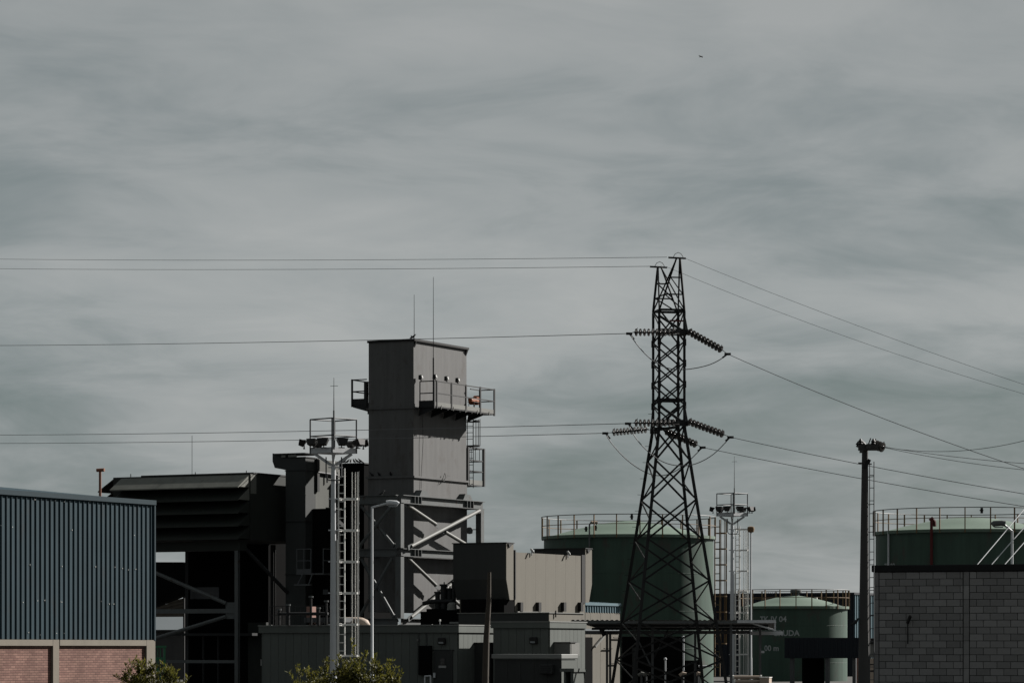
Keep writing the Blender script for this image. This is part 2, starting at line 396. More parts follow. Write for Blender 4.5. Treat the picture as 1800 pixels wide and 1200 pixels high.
MB().tube((xg, yy-.02, fr.z(1083, xg, yy)), (xl, yy-.02, fr.z(1125, xl, yy)), .09, n=8).build('brace', 'steel_grey', t)
MB().box(fr.lx(397, yy), fr.lx(416, yy), yy-.02, yy+.02, fr.z(1087, xg, yy), fr.z(1058, xg, yy)).build('gusset', 'steel_grey', t)
MB().tube((fr.lx(428, .2), .2, zb-.3), (fr.lx(505, 2), 2, fr.z(1040)), .09).build('brace', 'steel_dark', t)

# lower plenum, its near-black colour standing in for the shade here
fr = Frame(462, 156)
t = fr.thing('lower_plenum', 'plenum box with the deep shade under the filter house put into its colour', 'plenum')
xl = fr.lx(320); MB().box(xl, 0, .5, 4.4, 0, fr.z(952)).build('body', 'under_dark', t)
MB().box(fr.lx(321), fr.lx(376), .44, .5, fr.z(1051), fr.z(1030)).build('access_panel', 'galv_dark', t)
MB().box(fr.lx(430), fr.lx(462), .3, .5, 0, fr.z(1093)).build('door', 'intake_green', t)
MB().box(fr.lx(452.5), fr.lx(459), .27, .3, fr.z(1169), fr.z(1158)).build('notice', 'sign_white', t)
MB().box(fr.lx(300), fr.lx(455), -.6, .3, fr.z(1112)-.12, fr.z(1112)).build('pipe_tray', 'steel_dark', t)
for px in (335, 362, 388):
    MB().tube((fr.lx(px), -.2, 0), (fr.lx(px), -.2, fr.z(1112)-.12), .06).build('support', 'steel_dark', t)
fr = Frame(347, 170)
t = fr.thing('sloped_duct', 'dark duct with sloping underside seen between the shed and the plenum', 'duct')
xq = fr.lx(322)
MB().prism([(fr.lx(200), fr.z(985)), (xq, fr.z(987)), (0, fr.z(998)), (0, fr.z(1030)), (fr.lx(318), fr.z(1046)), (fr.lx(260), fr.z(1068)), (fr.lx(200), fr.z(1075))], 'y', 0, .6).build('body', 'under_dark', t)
MB().box(fr.lx(318), fr.lx(320), .2, .3, 0, fr.z(1046)).build('support', 'cap_black', t)
MB().box(fr.lx(210), fr.lx(213), .2, .3, 0, fr.z(1074)).build('support', 'under_dark', t)

# background store building seen in the gap
fr = Frame(318, 215)
t = fr.thing('far_store', 'far low store with pale grey metal roof seen in the gap beside the shed', 'building')
MB().box(fr.lx(200), 0, .3, 8, 0, fr.z(1106)).build('wall', 'pole_concrete', t)
MB().add([(fr.lx(190), 0, fr.z(1106)), (.2, 0, fr.z(1106)), (.2, 4, fr.z(1083, 0, 4)), (fr.lx(190), 4, fr.z(1083, 0, 4)),
          (fr.lx(190), 8.3, fr.z(1106)), (.2, 8.3, fr.z(1106))], [(0, 1, 2, 3), (3, 2, 5, 4)]).build('roof', 'far_roof', t)
MB().box(fr.lx(190), .2, -.05, .02, fr.z(1109), fr.z(1106)).build('gutter', 'lamp_black', t)
fr = Frame(332, 235)
t = fr.thing('far_gable', 'far brown gabled house end glimpsed between shed and plenum', 'building')
MB().prism([(fr.lx(210), 0), (0, 0), (0, fr.z(1050)), (fr.lx(258), fr.z(1070)), (fr.lx(210), fr.z(1075))], 'y', 0, .4).build('wall', 'wood', t)
for k in range(3):
    MB().bar((fr.lx(262), -.03, fr.z(1066+6*k)), (0, -.03, fr.z(1050+6*k)), .05, .12).build('board', 'wood', t)

# green gate by the shed corner
gx, gy = XX(289, 112), 112
t = thing('green_gate', 'green painted steel gate frame just behind the shed corner', 'gate', (gx, gy, 0), R(10))
MB().box(-.035, .035, -.05, .05, 0, ZZ(1135, gy)-.05).build('post', 'gate_green', t)
MB().box(-.45, .06, -.07, .07, ZZ(1135, gy)-.05, ZZ(1135, gy)+.02).build('top_beam', 'gate_green', t)
for k in range(4): MB().box(-.42+.09*k, -.39+.09*k, -.02, .02, .1, ZZ(1137, gy)).build('bar', 'gate_green', t)
for z in (ZZ(1157, gy), ZZ(1177, gy)): MB().box(-.45, -.06, -.035, .035, z-.05, z+.05).build('cross_rail', 'gate_green', t)

# ------------------------------------------------------------------ bypass duct tower between filter house and stack
fr = Frame(537, 151)
t = fr.thing('duct_tower', 'tall square grey duct tower with hooded top between filter house and stack', 'duct')
xl = fr.lx(502); zt = fr.z(803); yd = fr.ly(596)
zs = [0, fr.z(1009), fr.z(916), fr.z(826), zt]
for i in range(4):
    MB().box(xl, 0, 0, .9, zs[i]+.02, zs[i+1]-.02).build('front_section', 'duct_grey', t)
    MB().box(xl-.03, .03, -.03, .9, zs[i+1]-.02, zs[i+1]+.02).build('flange', 'steel_dark', t)
MB().box(xl+.25, -.02, .9, yd, 0, zt-.05).build('side_duct', 'duct_beige', t)
hx = fr.lx(479)
MB().prism([(xl, zt+.14), (hx, zt+.22), (hx, zt-.15), (hx+.12, zt-.45), (xl, zt-.56)], 'y', .0, 1.0).build('top_hood', 'duct_grey', t)
MB().box(fr.lx(485), fr.lx(536), -.06, 1.0, zt+.12, zt+.2).build('top_plate', 'steel_dark', t)
for px in (496, 508, 515): MB().box(fr.lx(px), fr.lx(px+7), -.075, -.06, zt+.02, zt+.11).build('louver', 'toe_grey', t)
# rack on the side
yk = fr.ly(557)
for y_ in (.92, yk): MB().box(0, .09, y_, y_+.1, fr.z(862), zt-.06).build('rack_post', 'steel_dark', t)
for py in (803, 826, 838):
    MB().box(0, .08, .92, yk+.1, fr.z(py+2), fr.z(py)).build('rack_rail', 'steel_dark', t)
for py in (826, 842): MB().bar((.05, .95, fr.z(py)), (.05, yk, fr.z(py-20)), .05).build('rack_brace', 'steel_dark', t)
MB().tube((.06, .95, fr.z(828)), (.06, yd-.2, fr.z(830)), .05).build('pipe', 'steel_dark', t)
MB().tube((.06, fr.ly(573), fr.z(828)), (.06, fr.ly(573), fr.z(845)), .035).build('drop_pipe', 'steel_dark', t)
# lower box in front of the side duct with landing
bx1 = .75; by0 = .6
MB().box(.02, bx1, by0, by0+1.3, 0, fr.z(893)).build('lower_box', 'under_dark', t)
MB().box(bx1-.02, bx1+.05, by0-.03, by0+1.33, fr.z(893), fr.z(893)+.05).build('box_trim', 'duct_grey', t)
MB().prism([(by0+.2, fr.z(929)), (by0+1.0, fr.z(912)), (by0+1.5, fr.z(920)), (by0+1.4, fr.z(926)), (by0+1.0, fr.z(919)), (by0+.3, fr.z(938))], 'x', bx1, bx1+.12).build('bracket', 'steel_dark', t)
zl = fr.z(1008); px0 = .05
MB().box(px0, 1.5, -.9, .55, zl-.06, zl).build('landing', 'galv_dark', t)
railing(t, [(px0, -.85, zl), (px0+.75, -.85, zl)], 1.1, .4, .022, 'galv_dark', True, 'galv_dark')
railing(t, [(1.45, -.85, zl), (1.45, .5, zl)], 1.1, .6, .022, 'galv_dark')
MB().bar((.45, -.95, zl), (.3, -1.2, zl-.5), .04).build('stair_stringer', 'galv_dark', t)
MB().bar((.95, -.95, zl), (.9, -1.2, zl-.5), .04).build('stair_stringer', 'galv_dark', t)
MB().box(.2, 1.0, -1.35, -1.1, zl-.56, zl-.5).build('stair_tread', 'galv_dark', t)
MB().box(.6, .85, by0-.06, by0-.002, fr.z(1044), fr.z(1035)).build('notice', 'galv_dark', t)

# ------------------------------------------------------------------ exhaust plenum behind the stack
fr = Frame(640, 154)
t = fr.thing('exhaust_plenum', 'dark flat roofed plenum box left of the grey stack with birds on top', 'plenum')
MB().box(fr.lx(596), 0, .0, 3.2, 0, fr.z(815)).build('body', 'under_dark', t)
MB().box(fr.lx(594), .05, -.05, 3.25, fr.z(815), fr.z(813)).build('roof_plate', 'steel_dark', t)

# ------------------------------------------------------------------ the stack
fr = Frame(727, 149)
t = fr.thing('exhaust_stack', 'tall square grey exhaust stack in a steel support frame with railed platforms', 'stack')
SW = -fr.lx(648); SD = fr.ly(820)
zT = fr.z(597); zP = fr.z(716); zL = fr.z(838); zB = fr.z(1075)
MB().box(-SW, 0, 0, SD, zP+.03, zT-.05).build('upper_shaft', 'stack_paint', t)
MB().box(-SW, 0, 0, SD, zL+.06, zP-.03).build('middle_shaft', 'stack_paint', t)
MB().box(-SW-.02, .02, -.02, SD+.02, zB, zL-.03).build('lower_shaft', 'stack_paint', t)
MB().box(-SW-.08, .08, -.08, SD+.08, zP-.03, zP+.03).build('flange', 'stack_paint', t)
MB().prism([(-.1, zL+.06), (-.1, zL-.03), (SD+.1, zL-.03), (SD+.1, zL+.06)], 'x', -SW-.1, .1).build('flange', 'stack_paint', t)
MB().box(-SW-.05, .09, -.06, SD+.1, zT-.05, zT+.05).build('top_rim', 'cap_black', t)
for (xx, yy) in ((.02, .03), (.02, SD-.12)): MB().prism([(0, zT-.05), (.12, zT-.05), (0, zT-.34)], 'y', yy, yy+.1).build('rim_bracket', 'cap_black', t)
MB().box(-SW-.06, -SW-.002, .0, .1, zP-.22, zP-.03).build('rim_bracket', 'cap_black', t)
# right platform
pz = zP-.03+.10; y0, y1, pw = .32, SD+1.05, .92
MB().box(.085, pw, y0, y1, pz-.06, pz).build('platform', 'steel_dark', t)
MB().bar((pw, y0, pz+.09), (pw, y1, pz+.09), .015, .19).build('toe_board', 'toe_grey', t)
MB().bar((.1, y0, pz+.12), (pw, y0, pz+.12), .015, .26).build('toe_board', 'steel_dark', t)
pm = MB().box(-.03, .03, -.045, .045, -.1, 1.16).mesh('post', 'steel_dark')
for k in range(5): place('post', pm, t, (pw, y0+.18+(y1-y0-.2)*k/4, pz))
place('post', pm, t, (pw-.02, y0-.02, pz)); place('post', vpost(.03, 1.12, 'steel_dark'), t, (.15, y0, pz)); place('post', pm, t, (.15, y1, pz))
for h in (1.12, .58):
    MB().bar((pw, y0+.2, pz+h), (pw, y1, pz+h), .045).build('rail', 'steel_dark', t)
    MB().bar((.15, y0, pz+h), (pw, y0, pz+h), .045).build('rail', 'steel_dark', t)
    MB().bar((.15, y1, pz+h), (pw, y1, pz+h), .045).build('rail', 'steel_dark', t)
    MB().bar((.15, SD+.1, pz+h), (.15, y1, pz+h), .045).build('rail', 'steel_dark', t)
for k in range(5):
    yy = y0+.1+(SD-y0-.1)*k/4
    MB().prism([(.085, pz-.062), (pw-.02, pz-.062), (pw-.02, pz-.12), (.025, pz-.42)], 'y', yy, yy+.05).build('platform_bracket', 'steel_dark', t)
    MB().bar((pw+.012, yy+.5, pz+.06), (pw+.015, yy+.46, pz-.12), .03).build('clip', 'toe_grey', t)
# left platform
lx0 = fr.lx(616); lpz = fr.z(711, lx0)
MB().box(lx0, -SW-.09, .1, SD-.3, lpz-.04, lpz).build('platform', 'steel_dark', t)
MB().bar((lx0, .1, lpz+.13), (-SW-.1, .1, lpz+.13), .015, .26).build('toe_board', 'steel_dark', t)
MB().bar((lx0, .1, lpz+.1), (lx0, SD-.3, lpz+.1), .015, .2).build('toe_board', 'steel_dark', t)
MB().prism([(lx0+.06, lpz-.042), (-SW-.02, lpz-.042), (-SW-.02, lpz-.36), (lx0+.06, lpz-.12)], 'y', .12, .2).build('platform_bracket', 'steel_dark', t)
for yy in (.1, 1.5, 2.9, SD-.32): place('post', pm, t, (lx0+.03, yy, lpz))
place('post', MB().box(-.07, .07, -.05, .05, -.1, 1.02).mesh('post', 'steel_dark'), t, (-SW-.22, .12, lpz))
for h in (1.13, .6):
    MB().bar((lx0, .1, lpz+h), (-SW-.16, .1, lpz+h), .045).build('rail', 'steel_dark', t)
    MB().bar((lx0+.03, .1, lpz+h), (lx0+.03, SD-.3, lpz+h), .045).build('rail', 'steel_dark', t)
# whip antenna on the corner post and rod on the rim
MB().tube((pw-.04, y0-.07, pz-.05), (pw-.04, y0-.07, fr.z(629, pw, y0)), .035, n=6).tube((pw-.04, y0-.07, fr.z(629, pw, y0)), (pw-.04, y0-.07, fr.z(487, pw, y0)), .018, .01, n=6).build('antenna', 'steel_dark', t)
MB().tube((.03, .0, zT), (.03, .0, fr.z(518)), .016, .010, n=6).build('lightning_rod', 'steel_dark', t)
MB().tube((-.12, .0, zT), (-.12, .0, zT+.2), .025, n=6).build('rim_lug', 'steel_dark', t)
# rear ladder with lower landing
lyb = SD+.22
ladder(t, (-.12, lyb+.25, 0), (1, 0, 0), (0, 1, 0), fr.z(848), fr.z(718), 'steel_dark', .45, .3, cage=(fr.z(771), fr.z(722)), hoop=1.15)
lz = fr.z(851, 0, SD+.6)
MB().box(-.85, .0, SD+.1, SD+1.7, lz-.06, lz).build('landing', 'galv_dark', t)
MB().bar((.0, SD+.1, lz+.1), (.0, SD+1.7, lz+.1), .015, .22).build('toe_board', 'toe_grey', t)
for (xx, yy) in ((.0, SD+.12), (.0, SD+1.7), (-.82, SD+1.7)): place('post', MB().box(-.05, .05, -.06, .06, -.06, 1.72).mesh('post', 'steel_dark'), t, (xx, yy, lz))
for h in (1.7, 1.12, .62):
    MB().bar((.0, SD+.12, lz+h), (.0, SD+1.7, lz+h), .05).build('rail', 'steel_dark', t)
    MB().bar((-.82, SD+1.7, lz+h), (.0, SD+1.7, lz+h), .05).build('rail', 'steel_dark', t)
for k in range(3): MB().tube((-.65+.22*k, SD+1.68, lz+1.12), (-.65+.22*k, SD+1.68, lz+1.7), .015).build('guard_bar', 'steel_dark', t)
MB().path([(.03, .75, zP-.3), (.10, .7, zP-1.5), (.05, .62, zP-3.0), (.06, .6, zL-.5)], .01, 5).build('hanging_cable', 'steel_dark', t)
MB().path([(.05, 2.3, zL-.25), (.12, 2.5, zL+.0), (.1, 2.75, zL+.3), (.14, 2.8, zL+.1), (.1, 2.6, zL-.1), (.1, 3.2, zL+.18), (.12, 3.0, zL+.2)], .012, 5).build('loose_wire', 'steel_dark', t)
# support frame
dv, du = .42, 2.0; fx1 = dv; fy0 = -du
f0x = fr.lx(624, fy0)+.0; fy1 = fr.ly(844, fx1)
zb1 = fr.z(869, fx1, fy0); zb2 = fr.z(963, fx1, fy0); zb3 = fr.z(1092, fx1, fy0)
def ibeam_y(x, ya, yb_, z, h, w_, nm='beam', m='steel_grey'):
    return MB().box(x-w_/2, x+w_/2, ya, yb_, z+h/2-.03, z+h/2).box(x-w_/2, x+w_/2, ya, yb_, z-h/2, z-h/2+.03).box(x-.012, x+.012, ya, yb_, z-h/2+.03, z+h/2-.03).build(nm, m, t)
def ibeam_x(y, xa, xb_, z, h, w_, nm='beam', m='steel_grey'):
    return MB().box(xa, xb_, y-w_/2, y+w_/2, z+h/2-.03, z+h/2).box(xa, xb_, y-w_/2, y+w_/2, z-h/2, z-h/2+.03).box(xa, xb_, y-.012, y+.012, z-h/2+.03, z+h/2-.03).build(nm, m, t)
for z, hh in ((zb1, .38), (zb2, .36)):
    ibeam_y(fx1, fy0+.1, fy1+.25, z-hh/2, hh, .26)
    ibeam_x(fy0, f0x, fx1-.14, z-hh/2, hh, .26)
    ibeam_y(f0x-.0, fy0+.2, fy1, z-hh/2, hh, .2)
    ibeam_x(fy1, f0x+.15, fx1-.14, z-hh/2, hh, .2)
ibeam_x(fy0, f0x, fx1-.14, zb3, .3, .26); ibeam_y(fx1, fy0+.1, fy1, zb3, .3, .26)
for (xx, yy) in ((fx1, fy0), (f0x, fy0), (fx1, fy1), (f0x, fy1)):
    for za, zb_ in ((0, zb3-.16), (zb3+.16, zb2-.38), (zb2+.01, zb1-.40)):
        MB().box(xx-.15, xx+.13, yy-.15, yy-.12, za, zb_).box(xx-.15, xx+.13, yy+.12, yy+.15, za, zb_).box(xx+.10, xx+.13, yy-.12, yy+.12, za, zb_).box(xx-.15, xx-.12, yy-.12, yy+.12, za, zb_).build('frame_column', 'steel_grey', t)
def xbrace(pa, pb, r=.085, m='toe_grey'):
    MB().tube(pa, pb, r, n=10).build('brace', m, t, True)
    d = (Vector(pb)-Vector(pa)).normalized()
    for p in (Vector(pa)-d*.1, Vector(pb)+d*.1): MB().bar(p-d*.18, p+d*.18, .02, .22).build('gusset', 'steel_grey', t)
bxp = fx1+.05
for (zu, zd) in ((zb1-.45, zb2+.1), (zb2-.42, zb3+.2)):
    xbrace((bxp+.1, fy0+.75, zd), (bxp+.1, fy1-.35, zu)); 
    ym = (fy0+fy1)/2; zmid = (zu+zd)/2
    xbrace((bxp-.08, fy0+.75, zu), (bxp-.08, ym-.45, zmid+.16)); xbrace((bxp-.08, ym+.45, zmid-.16), (bxp-.08, fy1-.4, zd))
    xbrace((f0x+.25, fy0-.05, zd), (fx1-.35, fy0-.05, zu), .075, 'steel_grey'); xbrace((f0x+.25, fy0+.1, zu), (fx1-.35, fy0+.1, zd), .075, 'steel_grey')
for z in (zb1, zb2):
    for yy in (fy0+1.15, fy1-1.5):
        for k in range(3): MB().box(fx1+.02, fx1+.13, yy+.3*k, yy+.3*k+.03, z-.35, z-.03).build('stiffener', 'steel_grey', t)
for yy in (.15, SD-.75):
    MB().prism([(yy-.2, zb1+.005), (yy+.75, zb1+.005), (yy+.5, zb1+.26), (yy+.02, zb1+.30)], 'x', .03, .34).build('bearing_foot', 'steel_grey', t)
MB().lathe([(.03, 0), (.14, .03), (.16, .16), (.11, .3), (.02, .33)], 12, (fx1-.45, fy1-.2, fr.z(938, fx1, fy1))).build('bell', 'steel_grey', t, True)
MB().tube((fx1-.3, fy1-.2, fr.z(936, fx1, fy1)+.15), (fx1-.12, fy1-.2, fr.z(936, fx1, fy1)+.15), .02).build('bell_bracket', 'steel_dark', t)
STK = fr

def loc_world(f, x, y, z): return Vector((f.o[0]+x*f.c+y*f.s, f.o[1]-x*f.s+y*f.c, z))
# floodlights clamped on the stack handrail
fl_lab = ['nearest the stack corner', 'on the corner post beside the antenna', 'third from the stack corner', 'fourth, nearest the orange winch']
for i, (xx, yy) in enumerate(((.22, y0), (pw, y0+.05), (pw, y0+1.15), (pw, y0+2.2))):
    c = loc_world(STK, xx, yy, pz+1.16)
    q = thing('floodlight', 'small white faced floodlight on stack platform rail, '+fl_lab[i], 'floodlight', c, R(-20), 'floodlights on the stack rail')
    MB().bar((0, 0, -.06), (0, 0, .08), .04, .05).build('bracket', 'lamp_black', q)
    MB().prism([(-.11, .06), (-.02, .02), (.02, .26), (-.1, .24)], 'y', -.09, .09).build('housing', 'lamp_black', q)
    d = MB().path([(.02, 0, .16), (.06, 0, .17)], .075, 14).build('lens', 'sign_white', q)
# orange winch
c = loc_world(STK, .55, y1-1.35, pz)
q = thing('winch', 'orange painted winch on thin legs at the far end of the stack platform', 'winch', c, -A); q.scale = (.85, .85, .95)
for (xx, yy) in ((-.15, -.3), (.15, -.3), (-.15, .35), (.15, .35)): MB().tube((xx, yy, 0), (xx, yy, .5), .02).build('leg', 'steel_dark', q)
MB().path([(-.12, .3, .6), (.12, .3, .6)], .23, 14).build('drum_flange', 'orange', q)
MB().path([(0, -.45, .58), (0, .3, .6)], .13, 10).build('motor', 'orange', q)
MB().path([(-.12, -.2, .52), (.12, -.2, .52)], .17, 10).build('gearbox', 'orange', q)
MB().box(-.2, .2, -.35, .4, .47, .5).build('base_plate', 'steel_dark', q)

# dark pipework at the foot of the stack
fv = Frame(800, 146.6)
t = fv.thing('valve_skid', 'dark cluster of pipes and valves at the foot of the stack', 'valve skid')
zq = fv.z(1070)
MB().box(fv.lx(745), -.05, -.3, .9, 0, zq-.1).build('skid_base', 'under_dark', t)
for px, py, r_ in ((768, 1040, .13), (779, 1027, .16), (789, 1034, .12), (796, 1022, .1)):
    x_ = fv.lx(px); MB().tube((x_, .1, zq-.1), (x_, .1, fv.z(py)), r_, n=10).build('standpipe', 'steel_dark', t, True)
    MB().tube((x_, .1, fv.z(py)-.05), (x_, .1, fv.z(py)+.03), r_*1.35, n=10).build('flange', 'steel_dark', t, True)
    MB().tube((x_, .1, fv.z(py)), (x_, .1, fv.z(py-5)), .03).build('valve_stem', 'steel_dark', t)
MB().path([(fv.lx(744), .0, fv.z(1060)), (fv.lx(760), .0, fv.z(1056)), (fv.lx(797), .0, fv.z(1056))], .1, 10).build('header_pipe', 'steel_dark', t, True)
# pipe bridge left of the stack
fv = Frame(632, 147)
t = fv.thing('cable_ladder', 'dark vertical cable ladder and pipes between floodlight mast and stack frame', 'cable ladder')
for px in (617, 622, 627): MB().tube((fv.lx(px), .0, 0), (fv.lx(px), .0, fv.z(880+2*(px % 5))), .045).build('pipe', 'steel_dark', t, True)
for k in range(9): MB().box(fv.lx(614), fv.lx(630), .05, .1, fv.z(1060-20*k), fv.z(1058-20*k)).build('clamp_bar', 'steel_grey', t)
# roof equipment on the control room edge
fv = Frame(480, 136.5)
t = fv.thing('roof_pipework', 'dark pipe run and boxes on the control room roof near the filter house', 'pipework')
zq = 2.98
for k, (px, py) in enumerate(((484, 1072), (500, 1064), (540, 1050), (553, 1070), (567, 1058))):
    MB().tube((fv.lx(px), .3, zq), (fv.lx(px), .3, fv.z(py)), .05+.02*(k % 2)).build('standpipe', 'steel_dark', t, True)
    MB().tube((fv.lx(px), .3, fv.z(py)), (fv.lx(px), .3, fv.z(py-3)), .1).build('cap', 'steel_grey', t, True)
MB().tube((fv.lx(482), .3, fv.z(1078)), (fv.lx(570), .3, fv.z(1078)), .06).build('header_pipe', 'steel_dark', t, True)

# ------------------------------------------------------------------ low control buildings
def lamp_fixture(par, x, y, z):
    a = MB().box(x-.17, x+.17, y-.14, y, z-.14, z+.14).build('wall_lamp', 'lamp_black', par, bevel=.03)
    MB().box(x-.11, x+.11, y-.155, y-.141, z-.1, z-.03).build('lens', 'lens', a)
fr = Frame(806, 133)
t = fr.thing('control_room', 'long low panelled control room with flat roof below the grey stack', 'building')
xl = fr.lx(459); yd = fr.ly(869); zt = fr.z(1097); zf = fr.z(1111)
MB().box(xl, -.05, .05, yd, 0, zt-.05).build('core_wall', 'green_clad', t)
panels(t, 'x', .045, xl+.1, -.06, 0, zf-.02, .37, 'green_clad')
panels(t, 'y', -.045, .05, yd, 0, zf-.02, .37, 'green_clad', out=1)
MB().box(xl-.08, .05, -.07, .03, zf, zt-.04).build('fascia', 'green_clad', t)
MB().box(-.04, .05, .034, yd, zf, zt-.04).build('fascia', 'green_clad', t)
MB().box(xl-.1, .07, -.1, yd+.05, zt-.04, zt).build('roof', 'roof_trim', t)
for px in (478, 561, 700, 760): MB().box(fr.lx(px), fr.lx(px+1.2), -.103, -.0, zt-.038, zt+.015).build('roof_seam', 'roof_trim', t)
lamp_fixture(t, fr.lx(778), -.0, fr.z(1126))
xd0, xd1 = fr.lx(763), fr.lx(796)
MB().box(xd0, xd1, -.035, .004, 0, fr.z(1143)).build('door', 'box_grey', t)
MB().box(xd0-.06, xd1+.06, -.02, .0, fr.z(1143), fr.z(1141)).build('door_frame', 'steel_dark', t)
dd = MB().box(fr.lx(774), fr.lx(783.5), -.05, -.036, fr.z(1168), fr.z(1155)).build('door_window', 'box_grey', t)
MB().box(fr.lx(775.5), fr.lx(782.5), -.055, -.051, fr.z(1167), fr.z(1156.5)).build('pane', 'glass', dd)
MB().box(fr.lx(772), fr.lx(785), -.05, -.036, fr.z(1173), fr.z(1169)).build('door_sign', 'sign_white', t)
MB().tube((fr.lx(772), -1.2, 0), (fr.lx(772), -1.2, fr.z(1188, 0, -1.2)), .03).tube((fr.lx(772), -1.2, fr.z(1188, 0, -1.2)), (fr.lx(782), -1.2, fr.z(1187, 0, -1.2)), .03).tube((fr.lx(782), -1.2, 0), (fr.lx(782), -1.2, fr.z(1187, 0, -1.2)), .03).build('stair_handrail', 'galv', t)
for i, (px, py, hh) in enumerate(((736, 1124, .1), (744, 1165, .12), (756, 1157, .08), (765, 1186, .2), (743, 1182, .15))):
    MB().box(fr.lx(px-1.5), fr.lx(px+1.5), -.1, .0, fr.z(py)-hh/2, fr.z(py)+hh/2).build('junction_box', 'galv' if i in (1, 3) else 'toe_grey', t)
MB().box(fr.lx(739), fr.lx(760), -.18, .0, fr.z(1186), fr.z(1134)).build('switch_cabinet', 'under_dark', t)
for px in (741, 755): MB().tube((fr.lx(px), -.22, fr.z(1134)), (fr.lx(px), -.22, zf), .02).build('conduit', 'steel_dark', t)
# side porch box on the sunlit wall
yp = fr.ly(834)
MB().box(.0, .72, yp, yp+.75, 0, fr.z(1130)).build('side_cabinet', 'box_grey', t)
MB().box(-.0, .76, yp-.05, yp+.8, fr.z(1130), fr.z(1130)+.04).build('cabinet_roof', 'steel_dark', t)
# roof equipment
railing(t, [(xl+.05, .6, zt), (fr.lx(505), .6, zt), (fr.lx(575), .6, zt)], .8, .28, .014, 'steel_dark')
MB().box(fr.lx(518), fr.lx(527), .9, 1.3, zt, fr.z(1063)).build('hydrant_box', 'pink_render', t)
MB().box(fr.lx(518), fr.lx(590), .75, 1.6, zt+.12, fr.z(1083)).build('cable_tray', 'galv_dark', t)
for k in range(4): MB().box(fr.lx(521+20*k), fr.lx(523+20*k), .8, 1.5, zt, zt+.12).build('tray_foot', 'steel_dark', t)
mb = MB(); yv = 1.6
for k in range(2): pass
vx0, vx1, vr = fr.lx(604, yv), fr.lx(650, yv), fr.z(1083, 0, yv)-zt
mb.path([(vx0, yv, zt), (vx1-.6, yv, zt), (vx1-.35, yv, zt), (vx1-.15, yv, zt), (vx1, yv, zt)], vr, 20)
me = mb
for i, kf in enumerate((1, 1, .93, .7, .15)):
    for k in range(20):
        p = me.v[i*20+k]; me.v[i*20+k] = (p[0], yv+(p[1]-yv)*kf, max(zt-.02, zt+(p[2]-zt)*kf))
me.build('domed_cover', 'cream', t, True)
MB().box(fr.lx(629, yv), fr.lx(632, yv), yv-vr-.01, yv-vr*.3, zt, zt+vr*.75).build('cover_strap', 'lamp_black', t)
MB().tube((fr.lx(767), .3, zt), (fr.lx(767), .3, zt+.14), .012).build('aerial', 'galv', t)
MB().lathe([(.01, 0), (.04, .02), (.04, .08), (.01, .1)], 8, (fr.lx(767), .3, zt+.12)).build('aerial_tip', 'white', t)

fr = Frame(966, 132.5)
t = fr.thing('switch_room', 'second low panelled building with sunlit right wall beside the wooden pole', 'building')
xl = fr.lx(866); yd = fr.ly(1029); zt = fr.z(1091); zf = fr.z(1103)
MB().box(xl, -.05, .05, yd, 0, zt-.05).build('core_wall', 'green_clad', t)
panels(t, 'x', .045, xl+.02, -.06, 0, zf-.02, .37, 'green_clad')
panels(t, 'y', -.045, .05, yd-.02, 0, zf-.02, .37, 'green_clad', out=1)
MB().box(xl-.06, .05, -.07, .03, zf, zt-.04).build('fascia', 'green_clad', t)
MB().box(-.04, .05, .034, yd, zf, zt-.04).build('fascia', 'green_clad', t)
MB().box(xl-.08, .07, -.1, yd+.05, zt-.04, zt).build('roof', 'roof_trim', t)
lamp_fixture(t, fr.lx(939), -.0, fr.z(1125))
ya = fr.ly(974); 
c = MB().box(.0, .72, ya, ya+.85, fr.z(1152), fr.z(1129)).build('air_conditioner', 'toe_grey', t)
MB().box(.721, .735, ya+.08, ya+.77, fr.z(1150), fr.z(1131)).build('grille', 'toe_grey', c)
MB().box(.0, .76, ya-.04, ya+.5, fr.z(1129), fr.z(1129)+.035).build('unit_cover', 'steel_dark', t)
# open link between the two
fr2 = Frame(862, 142.5)
t = fr2.thing('link_roof', 'narrow link building with pale roof edge behind the wooden pole', 'building')
MB().box(fr2.lx(796), 0, .1, .6, 0, fr2.z(1095)).build('wall', 'green_clad', t)
MB().box(fr2.lx(790), .1, 0, .7, fr2.z(1095), fr2.z(1092)).build('roof', 'roof_trim', t)

fr = Frame(986, 128)
t = fr.thing('meter_hut', 'small low hut with pale slab roof in front of the switch room', 'hut')
xl = fr.lx(870); yd = fr.ly(1011)
MB().box(xl, 0, 0, yd, 0, fr.z(1158)).build('wall', 'box_grey', t)
panels(t, 'x', -.003, xl, 0, 0, fr.z(1158)-.01, .62, 'box_grey', .02, .01)
MB().box(.002, .02, .02, yd-.02, 0, fr.z(1158)-.01).build('side_wall', 'green_clad', t)  # paler sheet than the front, sunlight on this side put into its colour
MB().box(xl-.1, .08, -.12, yd+.1, fr.z(1157), fr.z(1149)).build('roof_slab', 'roof_trim', t, bevel=.02)
c = MB().box(fr.lx(953), fr.lx(975), -.25, -.02, fr.z(1184), fr.z(1167)).build('air_conditioner', 'box_grey', t, bevel=.02)
for k in range(4): MB().box(fr.lx(955), fr.lx(973), -.262, -.251, fr.z(1182.5-4*k), fr.z(1181-4*k)).build('grille_slat', 'steel_dark', c)
fr = Frame(1008, 126.5)
t = fr.thing('valve_box', 'pale box with open dark front at the right end of the small hut', 'box')
MB().box(fr.lx(991), fr.lx(994), 0, 1, 0, fr.z(1180)).build('side_wall', 'green_clad', t)
MB().box(fr.lx(1003), 0, 0, 1, 0, fr.z(1180)).build('side_wall', 'green_clad', t)
MB().box(fr.lx(991), 0, .9, 1, 0, fr.z(1180)).build('back_wall', 'under_dark', t)
